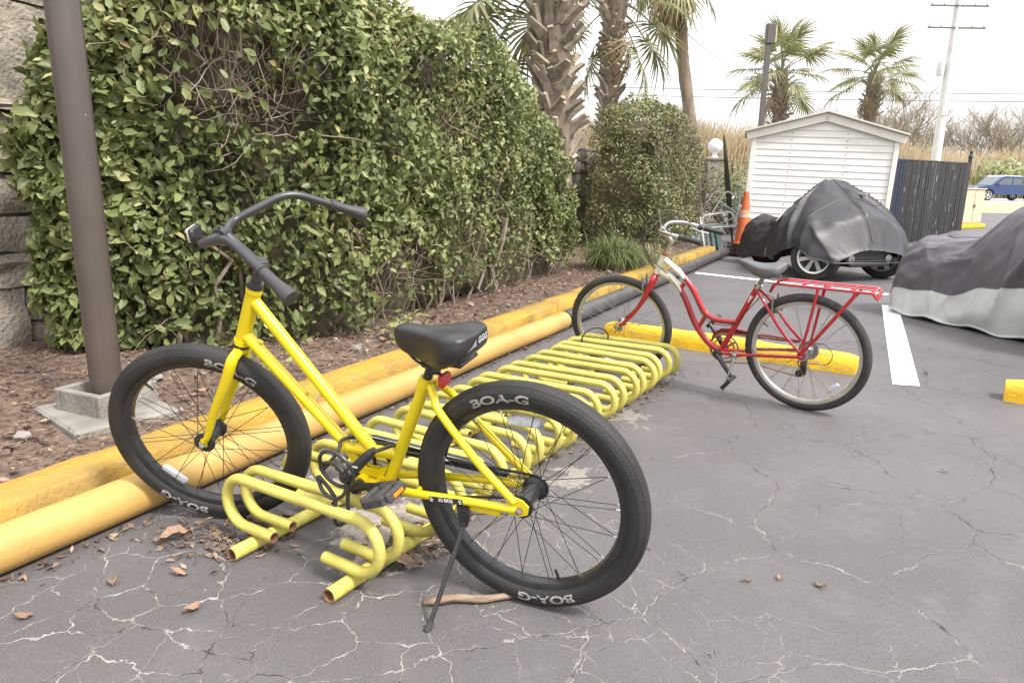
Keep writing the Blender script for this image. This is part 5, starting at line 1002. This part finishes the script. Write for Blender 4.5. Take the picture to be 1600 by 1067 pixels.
def pickup():
    e = empty('pickup_truck', M=T(43.9, 65.5, 0) @ Matrix.Rotation(rad(186), 4, 'Z') @ Matrix.Scale(1.14, 4)); tag(e, 'blue four-door pickup truck on the far road', 'truck'); W2_ = .95
    def prism(pts, w_, M=None): v, f = plate(pts, 0, 2 * w_); return v, f
    low = [(-2.8, .55), (-2.85, .75), (-2.8, 1.08), (2.0, 1.12), (2.75, 1.02), (2.88, .85), (2.85, .5), (2.35, .45)]
    for k in range(9): a2 = PI * k / 8; low.append((1.85 + .48 * math.cos(a2), .45 + .44 * math.sin(a2)))
    low.append((-1.1, .45))
    for k in range(9): a2 = PI * k / 8; low.append((-1.65 + .48 * math.cos(a2), .45 + .44 * math.sin(a2)))
    low.append((-2.3, .5)); obj('body', *prism(low, W2_), MT['bluecar'], e, False)
    obj('cab', *prism([(-1.0, 1.09), (-.92, 1.72), (-.75, 1.84), (.62, 1.86), (.85, 1.78), (1.62, 1.11)], W2_ - .08), MT['bluecar'], e, False)
    obj('roof', *prism([(-.86, 1.80), (-.74, 1.90), (.60, 1.92), (.84, 1.82), (.8, 1.80)], W2_ - .09), MT['paleroof'], e, False)  # pale cap over the blue cab
    for q in ([(-.9, 1.2), (-.85, 1.66), (-.12, 1.72), (-.12, 1.2)], [(.0, 1.2), (.0, 1.72), (.62, 1.70), (1.30, 1.2)]):
        for s in (-1, 1): obj('side_window', *plate(q, s * (W2_ - .075), .02), MT['glass'], e, False)
    obj('windscreen', [(1.60, -.78, 1.16), (1.60, .78, 1.16), (.90, .72, 1.76), (.90, -.72, 1.76), (1.56, -.78, 1.14), (1.56, .78, 1.14), (.86, .72, 1.74), (.86, -.72, 1.74)], [(0, 1, 2, 3), (4, 7, 6, 5), (0, 4, 5, 1), (2, 6, 7, 3), (1, 5, 6, 2), (0, 3, 7, 4)], MT['glass'], e, False)
    for x in (1.85, -1.65):
        for s in (-1, 1): car_wheel(e, T(x, s * .82, .40), .40, .26, 6)
    b = MB(); b.box((2.88, 0, .6), (.1, 1.86, .16), ch=.03); b.build('bumper', MT['chrome'], e, False)
    for s in (-1, 1): b = MB(); b.box((2.80, s * .75, .88), (.14, .28, .2), ch=.02); b.build('headlight', MT['globe'], e, False); b = MB(); b.box((1.15, s * 1.02, 1.22), (.1, .14, .16), ch=.03); b.build('mirror', MT['bluecar'], e, False)
pickup()

# ------------------------------------------------------------------ palms
def frond_mesh(name, m, seed, pet=.85, fan=.85, nb=30, droop=.35, spread=125, costa=.35):
    r = random.Random(seed); V = []; F = []; A = []
    def strip(c0, dirs, L, wd, dr, tint):
        k0 = len(V); side = Vector((0, 0, 1)).cross(dirs); side = side.normalized() if side.length > .1 else Vector((0, 1, 0)); n = 5
        for i in range(n + 1):
            t = i / n; p = c0 + dirs * (L * t) + Vector((0, 0, -dr * L * t ** 2.2)); ww = wd * (.45 + 1.3 * t if t < .4 else (1 - t) / .6 * .97 + .03); V.append(tuple(p - side * ww + Vector((0, 0, ww * .5)))); V.append(tuple(p)); V.append(tuple(p + side * ww + Vector((0, 0, ww * .5)))); A.extend([tint] * 3)
        for i in range(n):
            for j in (0, 1): F.append((k0 + 3 * i + j, k0 + 3 * i + j + 1, k0 + 3 * i + j + 4, k0 + 3 * i + j + 3))
    pv, pf = tube(spline([(0, 0, 0), (pet * .5, 0, .06), (pet, 0, 0)], 4), [.022] * 4 + [.014] * 5, 5); V += pv; F += [q if len(q) == 4 else None for q in pf]; A += [.55] * len(pv); F[:] = [q for q in F if q]
    for k in range(nb):
        u = k / (nb - 1) * 2 - 1; a2 = rad(spread) * u; off = costa * (1 - abs(u)); c0 = Vector((pet + off, 0, -.12 * off)); d2 = Vector((math.cos(a2) * (1 if abs(u) < .9 else .8), math.sin(a2), .25 * abs(u) - .25 * (1 - abs(u)) + r.uniform(-.06, .06))).normalized(); strip(c0, d2, fan * r.uniform(.85, 1.08) * (1 - .25 * abs(u)), .026 * fan / .85, droop * r.uniform(.6, 1.5), min(1, max(0, r.gauss(.5, .2))))
    o = big(name, V, F, m, None, A); me = o.data; bpy.data.objects.remove(o); return me
GF = [frond_mesh('frond', MT['frond'], k, droop=.25 + .12 * k) for k in range(4)]; DF = [frond_mesh('dead_frond', MT['deadfrond'], 20 + k, droop=.7, spread=70, nb=18) for k in range(2)]
bv = [(-.07, 0, 0), (.07, 0, 0), (-.05, .03, .16), (.05, .03, .16), (-.055, .12, .36), (-.012, .11, .29), (.012, .11, .29), (.055, .12, .36), (-.07, -.04, 0), (.07, -.04, 0), (-.045, .085, .33), (.045, .085, .33)]
bv = [(-.085, 0, 0), (.085, 0, 0), (.058, .055, .18), (-.058, .055, .18), (.045, .13, .36), (-.045, .13, .36), (-.085, -.05, .02), (.085, -.05, .02), (.055, .005, .19), (-.055, .005, .19), (.038, .085, .38), (-.038, .085, .38)]
bf = [(0, 1, 2, 3), (3, 2, 4, 5), (6, 9, 8, 7), (9, 11, 10, 8), (0, 3, 9, 6), (3, 5, 11, 9), (1, 7, 8, 2), (2, 8, 10, 4), (4, 10, 11, 5), (0, 6, 7, 1)]
o = obj('leaf_base', bv, bf, MT['boot'], None, False); BOOT = o.data; bpy.data.objects.remove(o)
def palm(label, base, top, r0, r1, nf, scale, seed, boots=(0, 0), bsc=1., elev=(-50, 75), dead=6, extra=()):
    r = random.Random(seed); b0, t0 = Vector(base), Vector(top); e = empty('palm_tree', b0); tag(e, label, 'palm tree'); n = 16; ax = t0 - b0
    P = [ax * (k / n) + Vector((math.sin(k * .8 + seed) * .02, math.cos(k * .6) * .02, 0)) * (0 if k in (0, n) else 1) for k in range(n + 1)]; b = MB()
    b.tube(P, [(r0 + (r1 - r0) * k / n) * (1 + .05 * math.sin(k * 2.3)) for k in range(n + 1)], 18); tr = b.build('trunk', MT['trunk'], e)
    if boots[1]:
        k = 0
        for row in range(boots[1]):
            t = boots[0] + (1 - boots[0]) * row / boots[1]; p = ax * t; rr2 = r0 + (r1 - r0) * t; nb = max(5, int(2 * PI * rr2 / (.145 * bsc)))
            for j in range(nb):
                if r.random() < .18: continue
                a2 = 2 * PI * (j + .5 * (row % 2)) / nb + r.uniform(-.25, .25); M = Matrix.Translation(p + Vector((math.cos(a2), math.sin(a2), 0)) * rr2 * .97 + Vector((0, 0, r.uniform(-.06, .06)))) @ Matrix.Rotation(a2 - PI / 2, 4, 'Z') @ Matrix.Rotation(rad(r.uniform(-30, 6)), 4, 'X') @ Matrix.Rotation(rad(r.uniform(-32, 32)), 4, 'Y') @ Matrix.Diagonal((bsc * r.uniform(.55, 1.15), bsc * r.uniform(.8, 1.4), bsc * r.uniform(.5, 1.0), 1))
                link('leaf_base', BOOT, tr, M)
    for k in range(nf):
        a2 = k * 2.39996 + r.uniform(-.3, .3); el = rad(elev[0] + (elev[1] - elev[0]) * (k + .5) / nf + r.uniform(-8, 8)); s = scale * r.uniform(.82, 1.12)
        link('frond', GF[k % 4], e, Matrix.Translation(ax + Vector((0, 0, -.25 * (1 - k / nf)))) @ Matrix.Rotation(a2, 4, 'Z') @ Matrix.Rotation(-el, 4, 'Y') @ Matrix.Rotation(r.uniform(-.5, .5), 4, 'X') @ Matrix.Scale(s, 4))
    for (a2, el, s, dz) in extra: link('frond', GF[1], e, Matrix.Translation(ax + Vector((0, 0, dz))) @ Matrix.Rotation(rad(a2), 4, 'Z') @ Matrix.Rotation(-rad(el), 4, 'Y') @ Matrix.Scale(s, 4))
    for k in range(dead): a2 = r.uniform(0, 2 * PI); link('dead_frond', DF[k % 2], e, Matrix.Translation(ax + Vector((0, 0, -.3))) @ Matrix.Rotation(a2, 4, 'Z') @ Matrix.Rotation(rad(r.uniform(55, 80)), 4, 'Y') @ Matrix.Scale(scale * .85, 4))
    return e
palm('stout palm with shaggy leaf-base trunk behind the tall hedge', (.72, 10.7, .1), (.36, 10.7, 4.6), .20, .27, 16, 1.1, 1, (.28, 24), 1.05, (18, 78), 0, extra=((172, -38, 1.1, -.55), (190, -50, 1.05, -.75), (150, -25, 1.15, -.4), (205, -30, 1.1, -.5), (165, -62, .9, -1.1), (12, -66, .62, -1.5), (28, -50, .6, -1.2), (100, -30, 1., -.6), (75, -20, 1., -.4)))
palm('palm with spiky leaf-base trunk rising behind the flat-topped hedge', (2.05, 16.6, .1), (2.12, 16.6, 5.3), .15, .20, 16, 1.15, 2, (.40, 20), .9, (5, 75), 3, extra=((8, -42, 1.15, -.45), (-8, -58, 1.1, -.6), (20, -24, 1.2, -.3), (178, -40, 1.1, -.4), (160, -60, 1.0, -.7)))
palm('slender smooth leaning palm trunk past the flat-topped hedge', (5.15, 20, .0), (4.0, 20, 6.9), .17, .15, 16, 1.1, 3, (0, 0), 1, (-45, 70), 10)
palm('palm with windblown fan crown behind the dark light pole', (10.85, 30, 0), (10.55, 30, 5.6), .28, .25, 22, 1.25, 4, (.60, 9), 1.1, (-38, 80), 3)
palm('palm with round fan crown and bare trunk behind the shed roof ridge end', (15.75, 33, 0), (15.7, 33, 6.0), .27, .25, 22, 1.2, 6, (.68, 7), 1.1, (-32, 80), 2)

# ------------------------------------------------------------------ poles and wires
e = empty('light_pole', (6.62, 20, 0)); tag(e, 'dark square light pole with a box lamp behind the shed', 'light pole'); b = MB(); b.box((0, 0, 2.5), (.12, .12, 5.0)); b.build('shaft', MT['bronze2'], e, False); b = MB(); b.box((.03, 0, 5.02), (.24, .2, .5), ch=.02); b.build('lamp_head', MT['bronze2'], e, False); b = MB(); b.box((.16, 0, 5.02), (.03, .16, .42)); b.build('lens', MT['beige'], e, False)
e = empty('utility_pole', (25.8, 45, 0)); tag(e, 'tall pale utility pole with two crossarms and a transformer', 'utility pole'); b = MB(); b.lathe([(.29, -.1), (.26, 6), (.18, 13.5), (0, 13.5)], 16, 'Z'); b.build('shaft', MT['utility'], e)
for z in (11.45, 10.25):
    b = MB(); b.box((0, -.16, z), (3.4, .08, .09)); ar = b.build('crossarm', MT['bronze2'], e, False)
    for x in (-1.6, -.9, .9, 1.6): b = MB(); b.lathe([(0, z + .06), (.05, z + .06), (.07, z + .12), (.04, z + .2), (.06, z + .24), (0, z + .27)], 8, 'Z', M=T(x, -.16, 0)); b.build('insulator', MT['utility'], ar)
b = MB(); b.lathe([(0, 7.6), (.2, 7.6), (.22, 7.7), (.22, 8.35), (.1, 8.45), (0, 8.45)], 14, 'Z', M=T(-.5, 0, 0)); b.tube([(-.5, 0, 8.4), (-.42, 0, 9.6), (-.45, 0, 9.8)], .025, 5); b.box((-.25, 0, 8.1), (.2, .1, .1)); b.build('transformer', MT['utility'], e)
b = MB(); b.box((0, -.25, 5.55), (.34, .1, .42)); b.build('sign_plate', MT['utility'], e, False)
e = empty('wooden_pole', (3.45, 30, 0)); tag(e, 'thin weathered wooden pole rising behind the flat-topped hedge', 'wooden pole'); b = MB(); b.lathe([(.14, -.05), (.11, 8.2), (0, 8.2)], 12, 'Z'); b.build('shaft', MT['wood'], e)
def wire(p, q, sag, r, label):
    p, q = Vector(p), Vector(q); b = MB(); b.tube([p + (q - p) * t - Vector((0, 0, 4 * sag * t * (1 - t))) for t in [k / 24 for k in range(25)]], r, 5); o = b.build('power_line', MT['dark'], None); tag(o, label, 'power line')
wire((-60, 100, 14.6), (120, 104, 14.6), 1.2, .045, 'upper thin power line running low across the sky'); wire((-60, 100, 13.6), (120, 104, 13.6), 1.2, .045, 'lower thin power line running low across the sky'); wire((4.2, 24, 6.6), (20, 60, 8.6), .3, .014, 'slanting service wire beside the leaning palm trunk')

# ------------------------------------------------------------------ far vegetation
def reeds(n, x0, x1, y0, y1, h0, h1, seed, name, m, wd, topf=None):
    r = np.random.default_rng(seed); x = r.uniform(x0, x1, n); y = r.uniform(y0, y1, n); hh = r.uniform(h0, h1, n) * np.interp(x, [18, 30, 46], [1, .95, .66]) * (.75 + .5 * fbm(np.c_[x * .12, y * .12, x * 0], seed, 3)); le = r.normal(0, .2, n) * hh
    V = np.zeros((n, 6, 3)); ww = wd * r.uniform(.5, 1.4, n)
    for i, (t, k) in enumerate(((0, 1), (.6, 1.0), (1, .15))): V[:, 2 * i, 0] = x + le * t ** 2 - ww * k; V[:, 2 * i + 1, 0] = x + le * t ** 2 + ww * k; V[:, 2 * i:2 * i + 2, 1] = (y + r.normal(0, .1, n) * t)[:, None]; V[:, 2 * i:2 * i + 2, 2] = (hh * t)[:, None]
    F = (np.array([[0, 1, 3, 2], [2, 3, 5, 4]])[None] + (np.arange(n) * 6)[:, None, None]).reshape(-1, 4); tint = np.clip(.45 + 1.2 * (fbm(np.c_[x * .15, y * .2, x * 0], seed + 2, 3) - .5) + r.normal(0, .2, n), 0, 1); o = big(name, V.reshape(-1, 3), F, m, None, np.repeat(tint, 6)); o['kind'] = 'stuff'; return o
tag(reeds(42000, -20, 110, 78, 92, 3.6, 8.2, 1, 'reeds', MT['reed'], .05), 'bank of tall tan dry reeds along the far side of the road', 'reeds', kind='stuff')
def bare_tree(x, y, h, seed):
    r = random.Random(seed); b = MB()
    def br(p, d, L, rd, lv):
        q = p + d * L; m_ = p + d * L * .5 + Vector((r.uniform(-.06, .06), r.uniform(-.06, .06), 0)) * L; b.tube([p, m_, q], [rd, rd * .8, rd * .55], 4 if lv else 6, caps=False)
        if lv >= 5: return
        for k in range(3 if lv else 4): dd = (d + Vector((r.gauss(0, .5), r.gauss(0, .5), r.uniform(-.05, .45)))).normalized(); br(p + d * L * r.uniform(.45, 1), dd, L * r.uniform(.6, .85), rd * .68, lv + 1)
    br(Vector((0, 0, -.1)), Vector((r.uniform(-.1, .1), 0, 1)).normalized(), h * .34, .12, 0); return b
protos = [bare_tree(0, 0, 9.5, k) for k in range(4)]; pm = []
for k, bb_ in enumerate(protos):
    o = bb_.build('bare_tree', MT['brush'], None); pm.append(o.data); bpy.data.objects.remove(o)
r = random.Random(4)
for k in range(60):
    x = 20 + k * 1.6 + r.uniform(-1, 1); y = r.uniform(93, 101); e = empty('bare_tree', (x, y, 0)); link('branches', pm[k % 4], e, Matrix.Rotation(r.uniform(0, 6), 4, 'Z') @ Matrix.Scale(r.uniform(.8, 1.12) * (.95 if x < 42 else 1.5), 4)); tag(e, 'leafless grey tree in the thicket rising above the reeds', 'tree', 'leafless trees behind the reeds')
def shrub(x, y, rx, h, n, ls, seed, label, tint, m=None):
    q = np.random.default_rng(seed); e = empty('shrub', (x, y, 0)); u = q.normal(0, 1, (n, 3)); u /= np.linalg.norm(u, axis=1)[:, None]; rr2 = q.random(n) ** .35; P = u * rr2[:, None] * np.array([rx, rx * .8, h / 2]) * (1 + .5 * (fbm(u * 2.2 + seed, seed, 3) - .5))[:, None] + np.array([0, 0, h * .52]); V, F = leaves(P, u + np.array([0, 0, .3]), ls, seed=seed)
    f = big('foliage', V, F, m or MT['shrub'], e, np.repeat(np.clip(tint + q.normal(0, .2, n), 0, 1), 8)); f['kind'] = 'stuff'; b = MB()
    for k in range(5): b.tube([(0, 0, 0), (q.normal(0, rx * .25), q.normal(0, rx * .2), h * .4), (q.normal(0, rx * .5), q.normal(0, rx * .4), h * .8)], [.06, .04, .02], 5)
    b.build('stems', MT['twig'], e); tag(e, label, 'shrub', None); return e
for k, (x, y, rx, h, tn, lb) in enumerate([(53, 80, 5.5, 4.4, .85, 'broad bright green shrub above the blue truck'), (40.5, 78, 4.2, 3.2, .3, 'low dull green shrub left of the blue truck beyond the road'), (46, 80, 3.4, 3.3, .5, 'grey-green shrub between the reeds and the bright green one'), (33.5, 77, 3.4, 4.0, .75, 'yellow-green shrub at the foot of the utility pole'), (29.5, 78, 3.0, 2.6, .35, 'small dull green shrub beyond the shed and fence'), (60, 82, 5, 4.0, .6, 'green shrub beyond the truck bed')]): shrub(x, y, rx, h, 2200, .45, 60 + k, lb, tn)
shrub(5.2, 17.2, 1.25, 1.75, 3200, .075, 81, 'rounded green bush between the globe lamp pillar and the shed', .45, MT['leaf2'])

# ------------------------------------------------------------------ ground litter
def litter(name, n, pos, label, z, seed, size=(.012, .05)):
    q = np.random.default_rng(seed); XY = pos(q, n); n = len(XY); a2 = q.uniform(0, 2 * PI, n); L = q.uniform(*size, n); wd = np.where(q.random(n) < .5, L * .07 + .001, L * .38); d = np.c_[np.cos(a2), np.sin(a2)]; p = np.c_[-d[:, 1], d[:, 0]]
    V = np.zeros((n, 4, 3)); V[:, 0, :2] = XY - d * L[:, None]; V[:, 1, :2] = XY + p * wd[:, None]; V[:, 2, :2] = XY + d * L[:, None]; V[:, 3, :2] = XY - p * wd[:, None]; V[:, :, 2] = z + q.uniform(.002, .016, (n, 4)); F = np.arange(n * 4).reshape(n, 4); o = big(name, V.reshape(-1, 3), F, MT['litter'], None, np.repeat(q.random(n), 4)); o['kind'] = 'stuff'; o['label'] = label; o['category'] = 'leaf litter'; return o
def kp(s, n): return K0 + np.outer(s, D) + np.outer(n, NN)
litter('leaf_litter', 32000, lambda q, n: kp(q.uniform(-1, 12, n), .2 + q.uniform(0, 2.1, n)), 'brown mulch chips and leaf bits strewn over the planting bed', .138, 1, (.004, .026))
litter('leaf_litter', 1300, lambda q, n: np.concatenate([kp(q.uniform(-1.4, 4, n // 3), -.2 - np.abs(q.normal(0, .05, n // 3))), np.array([-.98, 2.22]) + q.normal(0, .10, (n // 4, 2)) * (1.2, .8), np.array([-.33, 2.2]) + q.normal(0, .07, (n // 6, 2)), (np.array([-.36, 2.1]) + np.outer(q.uniform(0, 3, n // 5), [.511, .86]) + np.outer(np.abs(q.normal(0, .06, n // 5)), [.86, -.51]))]), 'dry needles and leaf crumbs gathered along the pipe and rack', .001, 2, (.005, .024))
LM = []
for k in range(4):
    q = random.Random(k); v = []; n = 7
    for i in range(n):
        t = i / (n - 1); wd = math.sin(PI * min(1, t * .9 + .06)) * .26
        for s in (-1, 0, 1): v.append((t - .5, s * wd * q.uniform(.85, 1.1), .16 * math.sin(t * 3 + k) + .14 * s * s * q.uniform(.4, 1.4) - .1 * t))
    zm = min(p[2] for p in v); v = [(x, y, z - zm) for x, y, z in v]
    o = obj('dry_leaf', v, [(3 * i + j, 3 * i + j + 1, 3 * i + j + 4, 3 * i + j + 3) for i in range(n - 1) for j in (0, 1)], MT['deadleaf'], None); LM.append(o.data); bpy.data.objects.remove(o)
q = random.Random(12)
spots = [(-1.13, 2.20, .11, 40, 'large curled brown leaf lying against the yellow pipe'), (-.335, 2.03, .13, 25, 'large tan leaf tucked under the end hoop of the rack'), (-1.02, 1.98, .05, 0, None), (-.90, 1.80, .06, 70, None), (-1.2, 1.93, .05, 120, None), (-.88, 2.30, .09, 10, None), (-.80, 2.35, .08, 80, None), (-.98, 2.34, .07, 140, None), (-.30, 2.28, .08, 60, None), (-.25, 2.16, .06, 160, None), (.75, 2.0, .03, 20, None), (.97, 1.98, .04, 130, None), (.86, 2.02, .03, 60, None), (1.9, 2.9, .03, 0, None), (.95, 4.2, .04, 30, None), (-1.35, 1.75, .05, 15, None), (-.2, 3.4, .06, 70, None), (.1, 3.05, .05, 140, None), (2.75, 4.55, .04, 20, None)]
for k, (x, y, s, a2, lb) in enumerate(spots):
    o = link('dry_leaf', LM[k % 4], None, T(x, y, .003) @ Matrix.Rotation(rad(a2), 4, 'Z') @ Matrix.Scale(s, 4)); tag(o, lb or 'small dry brown leaf lying loose on the asphalt', 'leaf', 'dry leaves on the asphalt')
for k in range(40):
    s, n = q.uniform(.2, 7), q.uniform(.3, .75) if k % 2 else q.uniform(.3, 1.6); o = link('dry_leaf', LM[k % 4], None, T(*KP(s, n, .142)) @ Matrix.Rotation(q.uniform(0, 6), 4, 'Z') @ Matrix.Scale(q.uniform(.04, .085), 4)); tag(o, 'dry brown leaf lying on the mulch of the planting bed', 'leaf', 'dry leaves on the planting bed')
b = MB(); b.tube(spline([(-.17, .0, .016), (-.08, .012, .017), (.0, .0, .016), (.09, .012, .015), (.17, .03, .012)], 5), [.006, .010, .012, .0135, .0125, .012, .013, .012, .011, .0125, .012, .011, .01, .0095, .010, .009, .008, .007, .006, .005, .003][:21], 9); o = b.build('stick', MT['stick'], None, M=T(-.075, 1.86, 0) @ Matrix.Rotation(rad(8), 4, 'Z')); tag(o, 'short dead stick on the asphalt under the yellow rear wheel', 'stick')
RKM = []
for k in range(9):
    s, n = [(3.15, .55), (5.6, .4), (6.9, .38), (.4, .6), (1.25, .9), (2.3, .42), (4.2, .33), (-.1, .9), (7.9, .9)][k]; v, f = chamfer((.05, .035, .025), .018); q2 = random.Random(k); v = [(x + q2.uniform(-.01, .01), y + q2.uniform(-.01, .01), z + q2.uniform(-.006, .006)) for x, y, z in v]
    o = obj('stone', v, f, MT['concrete'], None, True, T(*KP(s, n, .15)) @ Matrix.Rotation(k, 4, 'Z') @ Matrix.Scale(.5 + .4 * q2.random(), 4)); tag(o, 'small pale stone lying on the mulch of the bed', 'stone', 'small stones on the planting bed')
